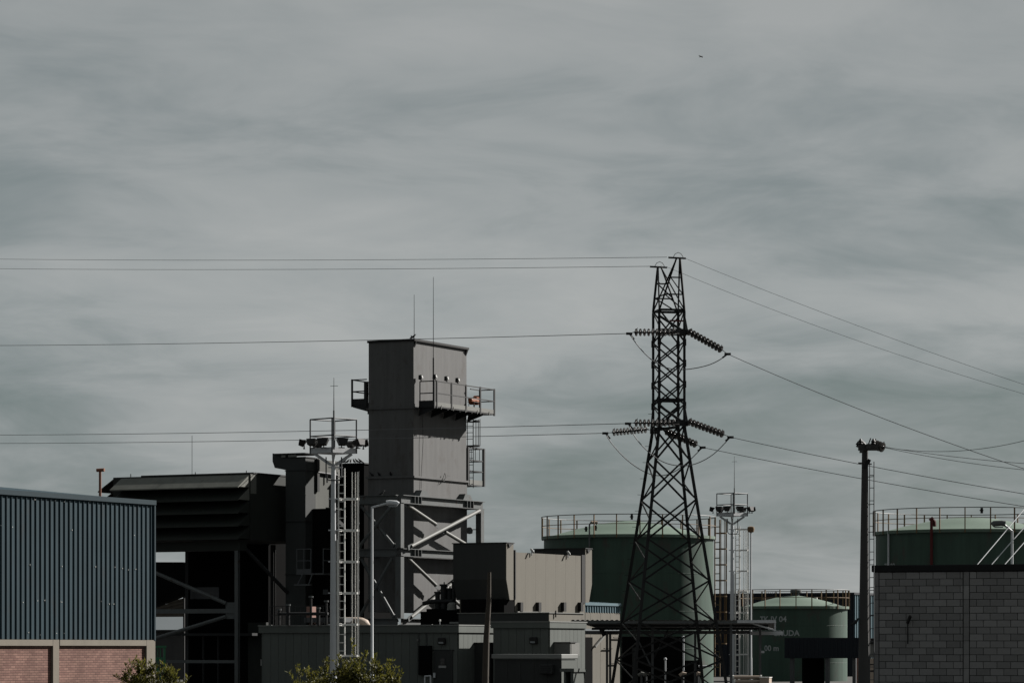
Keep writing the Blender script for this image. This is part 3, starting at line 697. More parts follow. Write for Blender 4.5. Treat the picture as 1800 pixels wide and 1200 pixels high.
MB().box(fr.lx(985), .05, -.05, 1.05, fr.z(1180), fr.z(1174)).build('roof', 'green_clad', t)

# ------------------------------------------------------------------ turbine enclosure with two silencer boxes
fr = Frame(903, 144)
t = fr.thing('turbine_enclosure', 'beige panelled turbine enclosure with sunlit long side right of the stack', 'enclosure')
YL = fr.ly(1029); zt = fr.z(970); xw = fr.lx(806)
MB().box(xw, -.05, .1, YL-.1, 0, zt).build('core_wall', 'beige_clad', t)
panels(t, 'y', -.045, .12, YL-.05, fr.z(1093), zt+.005, 1.0, 'beige_clad', .045, .006, out=1)
MB().box(-.02, .14, .12, YL*.45, fr.z(1077), fr.z(1073.5)).build('ledge', 'toe_grey', t)
for px in (912, 944, 988, 1018):
    yy = fr.ly(px)
    MB().box(.002, .16, yy-.12, yy+.12, fr.z(1074, 0, yy), fr.z(1058, 0, yy)).build('bracket', 'lamp_black', t)
for px, py in ((933, 968), (997, 972)):
    yy = fr.ly(px); q = MB().tube((.05, yy, fr.z(py+8, 0, yy)), (.05, yy, fr.z(py-2, 0, yy)), .03).build('lamp_stem', 'galv', t)
    MB().path([(.02, yy, fr.z(py-3, 0, yy)), (.14, yy-.1, fr.z(py, 0, yy)), (.2, yy-.12, fr.z(py+3, 0, yy))], .05, 8).build('lamp_head', 'sign_white', q)
MB().box(fr.lx(893), .0, -.9, .09, 0, fr.z(1053)).build('front_base', 'under_dark', t)
MB().box(fr.lx(738), fr.lx(895), .6, 2.0, 0, fr.z(1068)).build('base_frame', 'under_dark', t)
MB().lathe([(.02, 0), (.22, 0), (.2, .25), (.1, .33), (.02, .34)], 12, (fr.lx(804), -.5, fr.z(1071))).build('vent_cowl', 'toe_grey', t, True)
def silencer(px, Y, pxl, pyt, pyc, pyb, far, label):
    f = Frame(px, Y); q = f.thing('silencer_box', label, 'silencer')
    d = .68; xl_ = f.lx(pxl); a, b, c_ = f.z(pyt), f.z(pyc), f.z(pyb); k = .32
    pts = [(0, a), (0, b), (k, c_), (d, c_), (d, a)] if not far else [(0, a), (0, c_), (d-k, c_), (d, b), (d, a)]
    MB().prism(pts, 'x', xl_+.04, -.03).build('body', 'box_grey', q)
    MB().prism([(y_*.985+.005, z_-.01) for y_, z_ in pts], 'x', -.03, 0).build('lit_end_panel', 'beige_clad', q)  # sunlit end of the box, painted paler than its shaded front
    MB().box(xl_, .03, -.04, d+.04, a, a+.04).build('top_plate', 'steel_dark', q)
    MB().prism([(.12, a-.02), (.5, a-.02), (.22, a-.2)], 'x', 0, .05).build('lifting_bracket', 'steel_dark', q)
    MB().box(xl_+.3, -.2, .25 if not far else .05, d-.05 if not far else .4, 0, c_+.02).build('support', 'under_dark', q)
    return q, f
silencer(890, 143, 795, 954, 1017, 1053, False, 'near dark silencer box with sloped lower front, left of the beige panels')
# black strips that put the shadow gaps into colour
MB().box(-.03, .03, YL-.42, YL-.08, fr.z(1060, 0, YL), fr.z(975, 0, YL)).build('gap_shade', 'lamp_black', t)
MB().box(-.03, .06, .02, .1, fr.z(1053), fr.z(966)).build('gap_shade', 'lamp_black', t)
c = loc_world(fr, 0, YL, 0)
silencer(1029, c.y, 938, 964, 1026, 1058, True, 'far dark silencer box with sloped lower rear, in front of the largest tank')

fg = Frame(965, 138.5)
t = fg.thing('pipe_gallery', 'low dark fronted gallery box below the beige enclosure panels', 'gallery')
MB().box(fg.lx(806), -.03, 0, fg.ly(1026), 0, fg.z(1077)).build('body', 'box_grey', t)
MB().box(-.03, 0, .01, fg.ly(1026)-.01, 0, fg.z(1077)).build('lit_end_panel', 'beige_clad', t)  # paler sheet carries the sun on this end in its colour
MB().box(fg.lx(804), .04, -.04, fg.ly(1026), fg.z(1077), fg.z(1075.5)).build('top_plate', 'toe_grey', t)
MB().tube((fg.lx(1000, 0)*0+.05, fg.ly(975), fg.z(1072)), (.05, fg.ly(975), fg.z(1084)), .03).build('drain_pipe', 'steel_dark', t)

# blue topped store behind the enclosure
fr = Frame(1000, 158)
t = fr.thing('blue_topped_store', 'beige store with blue ribbed upper band partly hidden behind the canopy', 'building')
ya, yb_ = fr.ly(1020), fr.ly(1090)
MB().box(-4, -.05, ya, yb_, 0, fr.z(1062)).build('core_wall', 'beige_clad', t)
corrugated('y', ya, yb_, -.03, fr.z(1077, 0, yb_), fr.z(1064, 0, yb_), .28, .05, 1, .08).build('blue_band', 'blue_roof', t)
MB().box(-4, .06, ya, yb_+.03, fr.z(1064, 0, yb_)-.02, fr.z(1060, 0, yb_)).build('roof_edge', 'blue_roof', t)
MB().add([(-4, ya, fr.z(1052, 0, ya)), (.05, ya, fr.z(1060, 0, ya)), (.05, yb_, fr.z(1060, 0, yb_)), (-4, yb_, fr.z(1052, 0, yb_))], [(0, 1, 2, 3)]).build('roof', 'blue_roof', t)
panels(t, 'y', -.045, ya, yb_, 0, fr.z(1077, 0, yb_), 1.1, 'beige_clad', .04, .02, out=1)
yo = fr.ly(1022.5); yo2 = fr.ly(1041)
MB().box(-.004, .02, yo, yo2, 0, fr.z(1119)).build('doorway_shade', 'under_dark', t)  # black sheet that paints the shade of the recess onto the wall
MB().box(-.002, .12, yo, yb_, fr.z(1108, 0, yo), fr.z(1104, 0, yo)).build('beam', 'far_roof', t)
MB().bar((.1, yo2+.1, fr.z(1136)), (.1, yo2+1.1, fr.z(1117)), .09).build('brace', 'toe_grey', t)
for py, px in ((1139, 1067), (1165, 1078), (1120, 1084)): 
    yy = fr.ly(px); MB().tube((.08, yy-.5, fr.z(py, 0, yy)), (.08, yy+.4, fr.z(py, 0, yy)), .03).build('wall_pipe', 'wood', t)

# ------------------------------------------------------------------ tanks
def text_mesh(txt, size, bold=.0):
    cu = bpy.data.curves.new('lettering', 'FONT'); cu.body = txt; cu.size = size; cu.align_x = 'LEFT'; cu.offset = bold; cu.resolution_u = 3
    o = bpy.data.objects.new('lettering', cu); COL.objects.link(o)
    dg = bpy.context.evaluated_depsgraph_get(); dg.update()
    me = bpy.data.meshes.new_from_object(o.evaluated_get(dg)); bpy.data.objects.remove(o); return me
def tank(pxc, Rpx, Y, py_rim, py_apex, rail_h, nposts, label, letters=(), apex_r=.35):
    p = F/Y; Rm = Rpx/p; t = thing('storage_tank', label, 'tank', (XX(pxc, Y), Y, 0))
    zr = ZZ(py_rim, Y-Rm); za = ZZ(py_apex, Y); n = 72
    nb = 4; 
    MB().lathe([(Rm, 0), (Rm, zr-.1)], n).build('shell', 'tank_green', t, True)
    for k in range(1, nb): MB().path([((Rm+.003)*math.cos(2*math.pi*i/n), (Rm+.003)*math.sin(2*math.pi*i/n), zr*k/nb) for i in range(n)], .006, 4, closed=True).build('shell_seam', 'tank_green', t)
    MB().lathe([(Rm+.09, zr-.1), (Rm+.09, zr), (Rm*.98, zr+.012), (Rm*.66, zr+(za-zr)*.46), (Rm*.33, zr+(za-zr)*.83), (apex_r, za-.02), (.05, za)], n).build('roof', 'tank_roof', t, True)
    rr = Rm+.13; pm = MB().box(-.028, .028, -.028, .028, -.12, rail_h).mesh('post', 'rust_rail')
    for k in range(nposts):
        a = 2*math.pi*(k+.35)/nposts; place('post', pm, t, (rr*math.cos(a), rr*math.sin(a), zr), (0, 0, a))
    for h, r_ in ((rail_h, .024), (rail_h*.55, .02)):
        MB().path([(rr*math.cos(2*math.pi*i/n), rr*math.sin(2*math.pi*i/n), zr+h) for i in range(n)], r_, 6, closed=True).build('rail', 'steel_grey' if h == rail_h else 'rust_rail', t)
    mb = MB()
    for i in range(n):
        a, b = 2*math.pi*i/n, 2*math.pi*(i+1)/n
        mb.add([(rr*math.cos(a), rr*math.sin(a), zr-.1), (rr*math.cos(b), rr*math.sin(b), zr-.1), (rr*math.cos(b), rr*math.sin(b), zr+.06), (rr*math.cos(a), rr*math.sin(a), zr+.06)], [(0, 1, 2, 3)])
    mb.build('toe_ring', 'tank_roof', t)
    for (txt, px0, py, hpx) in letters:
        me = text_mesh(txt, hpx/p/.70, .012); me.materials.clear(); me.materials.append(MATS['letter'])
        th0 = math.asin(max(-.98, min(.98, (px0-pxc)/Rpx))); zb = ZZ(py, Y-Rm)
        for v in me.vertices:
            th = th0+v.co.x/Rm; v.co = ((Rm+.012)*math.sin(th), -(Rm+.012)*math.cos(th), zb+v.co.y)
        place('lettering', me, t)
    return t, Rm, zr
t1, R1, z1 = tank(1105, 149, 180, 940, 915, 1.12, 24, 'large green storage tank with rusty railing behind the pylon')
ladder(t1, (R1+.22, .1, 0), (0.55, -.83, 0), (.83, .55, 0), .5, z1+1.0, 'rust_rail', .45, .85, cage=(2.3, z1+1.05), hoop=.86, r=.035, cr=.25)
q = (1033-1105)/149*R1; yq = -math.sqrt(R1*R1-q*q)-.15
MB().path([(q, yq, 0), (q, yq, z1+.55), (q+.06, yq+.05, z1+.68), (q+.4, yq+.2, z1+.7)], .045, 8).build('foam_pipe', 'steel_grey', t1, True)
MB().path([(q+.1, yq+.1, z1+.7), (q+.42, yq+.25, z1+.7)], .07, 8).build('pipe_end', 'cream', t1)
def clutter(par, pts):
    for (x, y, z) in pts: MB().box(x-.06, x+.06, y-.05, y+.05, z-.28, z).box(x-.1, x+.08, y-.06, y+.06, z-.16, z-.1).build('hose_clip', 'lamp_black', par)
clutter(t1, [(0, -R1-.13, z1+1.1), (-2.4, -3.6, z1+.5), (-1.9, -3.9, z1+.55)])
t2, R2, z2 = tank(1395, 94, 207, 1066, 1046, 1.08, 22, 'small green tank marked 04 with a vent cap on its cone roof', [('TK-IV 04', 1331, 1092, 9.5), ('CRUDA', 1352, 1116.5, 9.5), ('00 m', 1338, 1143, 9.5)])
za2 = ZZ(1046, 207)
MB().lathe([(.2, 0), (.2, .2), (.36, .22), (.36, .38), (.25, .45), (.03, .47)], 16, (.15, 0, za2-.05)).build('roof_vent', 'steel_grey', t2, True)
MB().lathe([(.1, 0), (.12, .12), (.1, .22), (.02, .25)], 10, (1.35, -.4, za2-.35)).build('hatch', 'white', t2, True)
for k in range(7):
    a = R(28+k*5); MB().bar((-R2*math.sin(a)*.55, R2*.45, z2+.55), (-R2*math.sin(a)*.55-.1, R2*.45, z2+1.0), .03).build('gauge_rod', 'lamp_black', t2)
t3, R3, z3 = tank(1702, 162, 172, 931, 908, 1.15, 24, 'large green tank behind the block wall with a red riser pipe', [('TK 02', 1549, 997, 9.5)])
q = (1619-1702)/162*R3; yq = -math.sqrt(R3*R3-q*q)-.16
MB().tube((q, yq, 0), (q, yq, z3+.55), .075, n=10).build('riser_pipe', 'red_pipe', t3, True)
MB().path([(q-.08, yq, z3+.5), (q+.02, yq, z3+.62), (q+.16, yq+.1, z3+.45), (q+.18, yq+.1, z3+.2)], .09, 8).build('foam_head', 'red_pipe', t3, True)
q = (1553.5-1702)/162*R3; yq = -math.sqrt(max(.1, R3*R3-q*q))-.2
MB().tube((q, yq, 0), (q, yq, z3+.05), .05).build('drain_pipe', 'galv', t3, True)
MB().tube((q, yq, z3+.05), (q, yq, z3+.42), .03).build('pipe_cap', 'steel_grey', t3)
clutter(t3, [(0.0, -R3-.13, z3+1.12)])

# ------------------------------------------------------------------ canopy in front of the tank
CY = 139
t = thing('flat_canopy', 'long low corrugated canopy on posts crossing behind the pylon legs', 'canopy', (XX(1180, CY), CY, 0))
def cx_(px, y=0): return (px-900)*(CY+y)/F-XX(1180, CY)
za, zb_, DY = ZZ(1090, CY), ZZ(1107, CY+4.5), 4.5
mb = MB(); xs0, xs1 = cx_(1003), cx_(1363); nn = 84
for j, (yy, z) in enumerate(((0, za), (DY, zb_))):
    for i in range(nn+1):
        xx = xs0+(xs1-xs0)*i/nn; sh_ = 0 if yy == 0 else cx_(1063, DY)-cx_(1003)
        k = sh_*(1-i/nn)+(i/nn)*(cx_(1360, DY)-xs1 if yy else 0)
        mb.v.append((xx+k, yy, z+(.045 if i % 2 else 0)))
for i in range(nn): mb.f.append((i, i+1, nn+2+i, nn+1+i))
mb.build('roof_sheet', 'galv_dark', t)
MB().box(xs0, cx_(1296), -.03, .02, za-.12, za-.02).build('front_purlin', 'steel_grey', t)
MB().box(cx_(1296), xs1, -.04, .02, za-.1, za+.02).build('front_purlin', 'galv', t)
MB().box(xs1-.04, xs1+.02, .02, .1, za-.42, za-.0).build('end_strap', 'galv', t)
MB().bar((cx_(1318), .3, za-.08), (cx_(1362), .05, za-.4), .06).build('end_brace', 'galv', t)
MB().box(cx_(1022, DY), cx_(1318, DY), DY-.06, DY+.06, zb_-.16, zb_-.02).build('rear_beam', 'galv_dark', t)
MB().box(cx_(1318, DY), cx_(1376, DY), DY-.08, DY+.06, zb_-.2, zb_-.05).build('rear_beam', 'galv', t)  # brighter finish paints the sun onto this end of the beam
for yy in (1.5, 3.0): MB().box(cx_(1040, yy), cx_(1350, yy), yy-.04, yy+.04, za+(zb_-za)*yy/DY-.12, za+(zb_-za)*yy/DY-.02).build('purlin', 'steel_dark', t)
for px, yy in ((1067, DY-.3), (1072.5, DY-.1), (1147, 2.2), (1285, .4), (1336, 1.6), (1222, DY-.3)):
    ztop = za+(zb_-za)*yy/DY-.12
    MB().box(cx_(px, yy)-.05, cx_(px, yy)+.05, yy-.05, yy+.05, 0, ztop).build('post', 'galv_dark', t)
yy = 2.2
MB().bar((cx_(1147), yy, ZZ(1168, CY)), (cx_(1116), yy, ZZ(1106, CY)), .07).build('knee_brace', 'galv_dark', t)
MB().bar((cx_(1147), yy, ZZ(1168, CY)), (cx_(1178), yy, ZZ(1106, CY)), .06).build('knee_brace', 'steel_dark', t)
MB().tube((cx_(1068), DY-.2, ZZ(1116, CY)), (cx_(1060), DY-.2, ZZ(1100, CY)), .1).build('rain_funnel', 'steel_dark', t)
MB().box(cx_(1338, 1.5), cx_(1343, 1.5), 1.3, 1.5, ZZ(1147, CY), ZZ(1143, CY)).build('junction_box', 'galv', t)

# dark pump skid and pipework beneath
t = thing('pump_skid', 'dark pump skid with pipes and valves in the shade of the canopy', 'pump', (XX(1160, 147), 147, 0))
def sx(px): return XX(px, 147)-XX(1160, 147)
MB().box(sx(1095), sx(1205), .6, 2.2, 0, ZZ(1118, 147)).build('shade_panel', 'under_dark', t)  # near-black panel; tank shadow and a dark building put into its colour
MB().box(sx(1112), sx(1122), .3, .6, 0, ZZ(1137, 147)).build('panel', 'box_grey', t)
for px, py in ((1169, 1160), (1201, 1122), (1221, 1137)):
    MB().tube((sx(px), -.2, 0), (sx(px), -.2, ZZ(py, 147)), .04).build('vertical_pipe', 'galv', t, True)
    MB().lathe([(.02, 0), (.07, .03), (.07, .1), (.02, .13)], 8, (sx(px), -.2, ZZ(py, 147))).build('pipe_cap', 'galv', t)
MB().tube((sx(1226), -.8, ZZ(1170, 147)), (sx(1250), -.8, ZZ(1170, 147)), .045).build('pipe', 'galv', t, True)
MB().box(sx(1196), sx(1232), .2, 1.4, 0, ZZ(1160, 147)).build('motor_housing', 'under_dark', t)
for px in (1126, 1134, 1198, 1225):
    c = (sx(px), -.9, ZZ(1186, 147))
    MB().path([(c[0]-.14, c[1], c[2]), (c[0], c[1], c[2]+.1), (c[0]+.16, c[1], c[2]+.06)], .07, 8).build('valve', 'cream' if px > 1190 else 'toe_grey', t, True)
    MB().tube((c[0], c[1], 0), (c[0], c[1], c[2]+.05), .05).build('riser', 'galv_dark', t)
# stacked white pipes
stk = [(1296, 1341, 1190, .085, 'upper rear'), (1292, 1340, 1196, .075, 'upper front'), (1300, 1338, 1199, .09, 'middle'), (1290, 1334, 1204, .09, 'lowest')]
for i, (a, b, py, r_, nm) in enumerate(((1289, 1338, 1189.5, .07, 'topmost pipe'), (1291, 1341, 1197, .08, 'second pipe'), (1288, 1337, 1204.5, .08, 'third pipe'), (1290, 1338, 1212, .08, 'lowest pipe'))):
    Y = 137.2-.05*i; c = P((a+b)/2, py, Y); L = (b-a)*Y/F/2
    q = thing('stacked_pipe', 'white pipe on the rack by the canopy post, '+nm+' of the stack', 'pipe', c, 0, 'white pipes racked by the canopy')
    MB().tube((-L, 0, 0), (L, 0, 0), r_, n=12).build('pipe', 'cream', q, True)
    for s_ in (-1, 1): MB().tube((s_*L-.03, 0, 0), (s_*L+.03, 0, 0), r_+.02, n=12).build('pipe_collar', 'white', q, True)
q = thing('pipe_rack', 'low steel rack holding the white pipes under the canopy', 'rack', (XX(1315, 137), 137.1, 0))
for dx in (-.45, .45):
    MB().box(dx-.04, dx+.04, .12, .2, 0, ZZ(1187, 137)).build('upright', 'steel_dark', q); MB().box(dx-.03, dx+.03, -.15, .2, .0, ZZ(1214, 137)-.06).build('foot', 'steel_dark', q)
q = thing('pale_crate', 'pale box standing right of the racked white pipes', 'crate', (XX(1346, 137), 137, 0), R(-20))
zc_ = ZZ(1189, 137); MB().box(-.2, .2, -.2, .2, 0, zc_-.03).build('body', 'cream', q); MB().box(-.22, .22, -.22, .22, zc_-.03, zc_).build('lid', 'white', q)

# ------------------------------------------------------------------ floodlight masts
def flood_mesh():
    return MB().add([(-.16, -.05, 0), (.16, -.05, 0), (.12, .1, -.2), (-.12, .1, -.2), (-.2, .2, .06), (.2, .2, .06), (.13, .24, -.14), (-.13, .24, -.14)],
                    [(0, 1, 2, 3), (4, 7, 6, 5), (0, 4, 5, 1), (1, 5, 6, 2), (2, 6, 7, 3), (3, 7, 4, 0)])
def mast(px, Y, py_floor, py_tip, label, lad_lo):
    t = thing('floodlight_mast', label, 'light mast', (XX(px, Y), Y, 0)); zf = ZZ(py_floor, Y); h = .78
    MB().path([(0, 0, 0), (0, 0, zf-.35)], .125, 16, .075).build('pole', 'galv', t, True)
    mb = MB(); c4 = [(-h, 0), (0, -h), (h, 0), (0, h)]
    mb.v = [(x, y, zf+.18) for x, y in c4]+[(x, y, zf) for x, y in c4]+[(x*.18, y*.18, zf-.36) for x, y in c4]
    mb.f = [(0, 1, 2, 3), (11, 10, 9, 8)]+[(i+4, (i+1) % 4+4, (i+1) % 4, i) for i in range(4)]
    mb.f.append((4, 7, 6, 5)); mb.f = mb.f[:1]+mb.f[2:]
    mb.build('platform', 'galv', t)
    for i in range(4): MB().bar((c4[i][0]*.8, c4[i][1]*.8, zf-.01), (c4[i][0]*.1, c4[i][1]*.1, zf-.38), .05, .1).build('platform_bracket', 'galv', t)
    pm_ = vpost(.027, 1.15, 'galv_dark', 8)
    for x, y in c4: place('post', pm_, t, (x, y, zf+.0))
    for i in range(4):
        a, b = c4[i], c4[(i+1) % 4]
        for hh in (1.15, .58): MB().tube((a[0], a[1], zf+hh), (b[0], b[1], zf+hh), .024, n=6).build('rail', 'galv_dark', t)
    MB().tube((.06, -h+.0, zf+.1), (.06, -h+.0, zf+1.4), .03, n=6).tube((.06, -h, zf+1.4), (.06, -h, ZZ(py_tip, Y)), .018, .008, n=6).build('lightning_rod', 'galv_dark', t)
    MB().tube((-.06, -h, ZZ(py_tip, Y)-.28), (.2, -h, ZZ(py_tip, Y)-.27), .008, n=5).build('rod_spike', 'galv_dark', t)
    fm = flood_mesh().mesh('floodlight', 'lamp_black'); bm = MB().tube((0, 0, -.25), (0, 0, -.08), .02).box(-.1, .1, -.03, .03, -.27, -.24).mesh('bracket', 'lamp_black')
    for (x, y, rz) in ((-.95, -.1, 90), (-.62, -.42, 140), (-.28, -.62, 165), (.3, -.6, 200), (.82, -.25, 235), (.98, .05, 270), (.5, .5, 320), (-.5, .5, 40)):
        o = place('floodlight', fm, t, (x*.98, y, zf+.42), (0, 0, R(rz))); place('bracket', bm, o, (0, .05, 0))
    MB().path([(-.24, -.1, zf-.12), (-.24, -.1, zf-.8), (-.16, -.1, zf-.9), (.2, -.1, zf-.9), (.28, -.1, zf-.8), (.28, -.1, zf-.12)], .022, 6).build('cable_loop', 'galv_dark', t)
    MB().box(.12, .175, -.05, .05, ZZ(1180, Y), zf-2.9).build('conduit', 'white', t)
    ladder(t, (.28, -.05, 0), (.93, -.35, 0), (.75, .66, 0), lad_lo, zf-.5, 'white', .22, .28, cage=(lad_lo, zf-.6), hoop=1.06, r=.022, cr=.27)
    z = lad_lo
    while z < zf-.4: MB().box(-.17, .3, -.03, .03, z-.02, z+.02).build('ladder_clamp', 'galv', t); z += 1.06
    return t
mast(586, 111.5, 797, 667, 'nearer white floodlight mast with caged ladder left of the grey stack', ZZ(1152, 111.5))
mast(1287, 168, 907, 803, 'farther floodlight mast standing between the two green tanks', ZZ(1186, 168))

# ------------------------------------------------------------------ street lamps
def street_lamp(px, Y, py_top, tip, label, r=.06):
    t = thing('street_lamp', label, 'street lamp', (XX(px, Y), Y, 0)); z = ZZ(py_top, Y)
    MB().path([(0, 0, 0), (0, 0, 1.6), (0, 0, 1.62), (0, 0, z)], r*1.25, 12, r*.7).build('pole', 'galv', t, True)
    if tip:
        ex = XX(tip[0], Y)-XX(px, Y); ez = ZZ(tip[1], Y); d = 1 if ex > 0 else -1
        MB().path([(0, 0, z-.03), (ex, -.1, ez)], r*.65, 10).build('arm', 'galv', t, True)
        a = MB().path([(ex-.08*d, -.1, ez-.0), (ex+.05*d, -.1, ez+.02), (ex+.3*d, -.1, ez-.0), (ex+.36*d, -.1, ez-.05)], .10, 10).build('lamp_head', 'galv' if d > 0 else 'steel_grey', t, True)
        MB().box(ex-.0, ex+.28*d, -.17, -.03, ez-.14, ez-.1).build('lens', 'lens', a)
    else:
        a = MB().lathe([(.03, -.1), (.14, -.06), (.17, .08), (.15, .17), (.04, .2)], 14, (0, 0, z)).build('lamp_head', 'rust_rail', t, True)
    return t
street_lamp(654, 124, 890, (683, 884), 'slim white street lamp with bent arm in front of the stack frame')
street_lamp(1320, 152, 932, None, 'thin lamp post with rusty round head beside the farther mast', .05)
street_lamp(1779, 112, 932, (1762, 920), 'white street lamp with arm pointing left above the block wall', .06)

# ------------------------------------------------------------------ poles
Y = 118
t = thing('wooden_pole', 'leaning weathered wooden pole standing before the control rooms', 'pole', (XX(852, Y), Y, 0))
MB().path([(0, 0, 0), (XX(855, Y)-XX(852, Y), 0, ZZ(1120, Y)), (XX(859, Y)-XX(852, Y), 0, ZZ(1060, Y)), (XX(860, Y)-XX(852, Y), 0, ZZ(1005, Y))], .13, 12, .065).build('shaft', 'wood', t, True)
Y = 93
t = thing('concrete_pole', 'tall tapered concrete pole with ladder beside the block wall', 'pole', (XX(1518, Y), Y, 0))
zt = ZZ(784, Y); MB().path([(0, 0, 0), (.04, 0, zt)], .175, 20, .085).build('shaft', 'pole_concrete', t, True)
ladder(t, (XX(1532.5, Y)-XX(1518, Y), .0, 0), (1, .1, 0), (0, 1, 0), 0.2, ZZ(811, Y), 'galv_dark', .125, .36, r=.014)
z = .6
while z < zt-.5: MB().bar((.04, 0, z), (.28, 0, z+.02), .02).build('ladder_stay', 'steel_dark', t); z += .78
MB().box(-.22, .34, -.75, -.62, zt-.16, zt+.0).build('cross_arm', 'pole_concrete', t)
MB().bar((.05, -1.0, zt-.06), (.05, 1.0, zt-.06), .12, .14).build('cross_arm', 'pole_concrete', t)
for k, (xx, yy) in enumerate(((-.16, -.7), (.0, .2), (.2, -.7), (.12, .9), (-.1, .5))):
    MB().lathe([(.03, 0), (.07, .03), (.04, .06), (.075, .09), (.04, .13), (.02, .17)], 10, (xx, yy, zt-.0)).build('pin_insulator', 'lamp_black', t, True)
MB().bar((.1, -.1, zt-.02), (.19, -.1, zt+.22), .03).build('bracket', 'steel_dark', t)
MB().bar((.02, -.1, zt-.62), (.16, -.1, zt-.38), .09).build('bracket', 'steel_dark', t)
MB().box(-.16, -.06, -.12, -.05, zt-.5, zt-.46).box(.12, .22, -.12, -.05, zt-.52, zt-.49).build('step_bolt', 'steel_dark', t)

# ------------------------------------------------------------------ lattice pylon
TY = 127; TS = TY/135; TX = 1175.5; TR = R(11)
t = thing('lattice_pylon', 'dark steel lattice pylon with two earth wire peaks', 'pylon', (XX(TX, TY), TY, 0), TR)
tp = F/TY
def hw(z):                                            # half width of the body at height z
    zk, z0_ = ZZ(750, TY), 0.0; return TS*(.527 if z >= zk else .527+(2.02-.527)*(zk-z)/(zk-z0_))
zk, ztop = ZZ(750, TY), ZZ(548, TY)
cn = [(-1, -1), (1, -1), (1, 1), (-1, 1)]
def cpt(i, z): h = hw(z); return Vector((cn[i][0]*h, cn[i][1]*h, z))
for i in range(4):
    MB().angle(cpt(i, 0), cpt(i, zk), .12).angle(cpt(i, zk), cpt(i, ztop), .10).build('leg', 'tower_steel', t)
zsu = [zk+(ztop-zk)*k/5.5 for k in range(5)]+[ztop]
zsl = [ZZ(py, TY) for py in (1226, 1160, 1095, 1022, 950, 880, 812, 750)]
def faces(zlist, w_, gap):
    for a, b in zip(zlist[:-1], zlist[1:]):
        for f_ in range(4):
            i, j = f_, (f_+1) % 4; front = f_ in (0, 2)
            if front:
                MB().angle(cpt(i, a), cpt(j, b), w_).build('brace', 'tower_steel', t)
                MB().angle(cpt(j, a), cpt(i, b), w_).build('brace', 'tower_steel', t)
            else:
                m_ = (a+b)/2
                MB().angle(cpt(i, a), cpt(j, m_), w_).build('brace', 'tower_steel', t); MB().angle(cpt(j, m_), cpt(i, b), w_).build('brace', 'tower_steel', t)
faces(zsu, .05, .10); faces(zsl, .06, .22)
for z in (ztop, ZZ(583, TY), ZZ(705, TY), ZZ(742, TY)):
    for f_ in range(4): MB().angle(cpt(f_, z), cpt((f_+1) % 4, z), .08).build('horizontal', 'tower_steel', t)
for z in zsu[:-1]:
    for i in range(4): p = cpt(i, z); MB().box(p.x-.07, p.x+.07, p.y-.012+cn[i][1]*.02, p.y+.012+cn[i][1]*.02, z-.13, z+.13).build('gusset', 'tower_steel', t)
# earth wire peaks
tips = []
for sgn, py in ((-1, 453), (1, 469)):
    tip = Vector((0, sgn*1.6*TS, 0)); wy = TY+tip.y*math.cos(TR); tip.z = ZZ(py, wy); tips.append(tip)
    for i in range(4):
        q = tip+Vector((cn[i][0]*.06, 0, 0))
        if cn[i][1] == sgn: MB().angle(cpt(i, ztop), q, .075).build('peak_member', 'tower_steel', t)
        else: MB().angle(cpt(i, ztop)+Vector((0, 0, .05)), q-Vector((0, 0, .03)), .06).build('peak_member', 'tower_steel', t)
    i0, i1 = (0, 1) if sgn < 0 else (3, 2)
    for f_ in (.3, .62):
        a = cpt(i0, ztop).lerp(tip, f_); b = cpt(i1, ztop).lerp(tip, f_); MB().angle(a, b, .05).build('peak_tie', 'tower_steel', t)
        c = cpt(i1, ztop).lerp(tip, max(0, f_-.3)); MB().angle(a, c, .045).build('peak_brace', 'tower_steel', t)
        c2 = cpt(3 if sgn < 0 else 0, ztop).lerp(tip, f_); MB().angle(a, c2, .04).build('peak_brace', 'tower_steel', t)
    MB().path([tip+Vector((-.2, 0, 0)), tip+Vector((-.12, 0, .14)), tip+Vector((0, 0, .2)), tip+Vector((.12, 0, .15)), tip+Vector((.2, 0, .02))], .012, 6).build('bonding_loop', 'tower_steel', t)
    MB().tube(tip+Vector((-.38, 0, 0)), tip+Vector((.3, 0, -.02)), .035).build('wire_clamp', 'tower_steel', t)
# cross arms
def arm(sgn, py, L):
    tip = Vector((0, sgn*L, 0)); tip.z = ZZ(py, TY+tip.y*math.cos(TR)); z = tip.z
    ii = (0, 1) if sgn < 0 else (3, 2)
    for i in ii:
        MB().angle(cpt(i, z), tip+Vector((cn[i][0]*.12, 0, 0)), .09).build('arm_chord', 'tower_steel', t)
        MB().angle(cpt(i, z+.75), tip+Vector((cn[i][0]*.12, 0, .05)), .07).build('arm_chord', 'tower_steel', t)
    for f_ in (.3, .6, .85):
        MB().angle(cpt(ii[0], z).lerp(tip, f_), cpt(ii[1], z).lerp(tip, f_-.15), .05).build('arm_tie', 'tower_steel', t)
    MB().box(-.16, .16, sgn*L-.05, sgn*L+.05, z-.12, z+.08).build('arm_tip_plate', 'tower_steel', t)
    return tip
arm(-1, 583, 2.55*TS); arm(-1, 743, 2.55*TS); arm(1, 757, 2.55*TS)
for k in range(14):
    z = 3+k*.62; p = cpt(3, z); MB().bar(p, p+Vector((-.2, 0, 0)), .015).build('step_bolt', 'tower_steel', t)
z = ZZ(566, TY); MB().box(-.1, .45, -.56, -.54, z-.03, z+.03).build('number_plate', 'red_pipe', t)

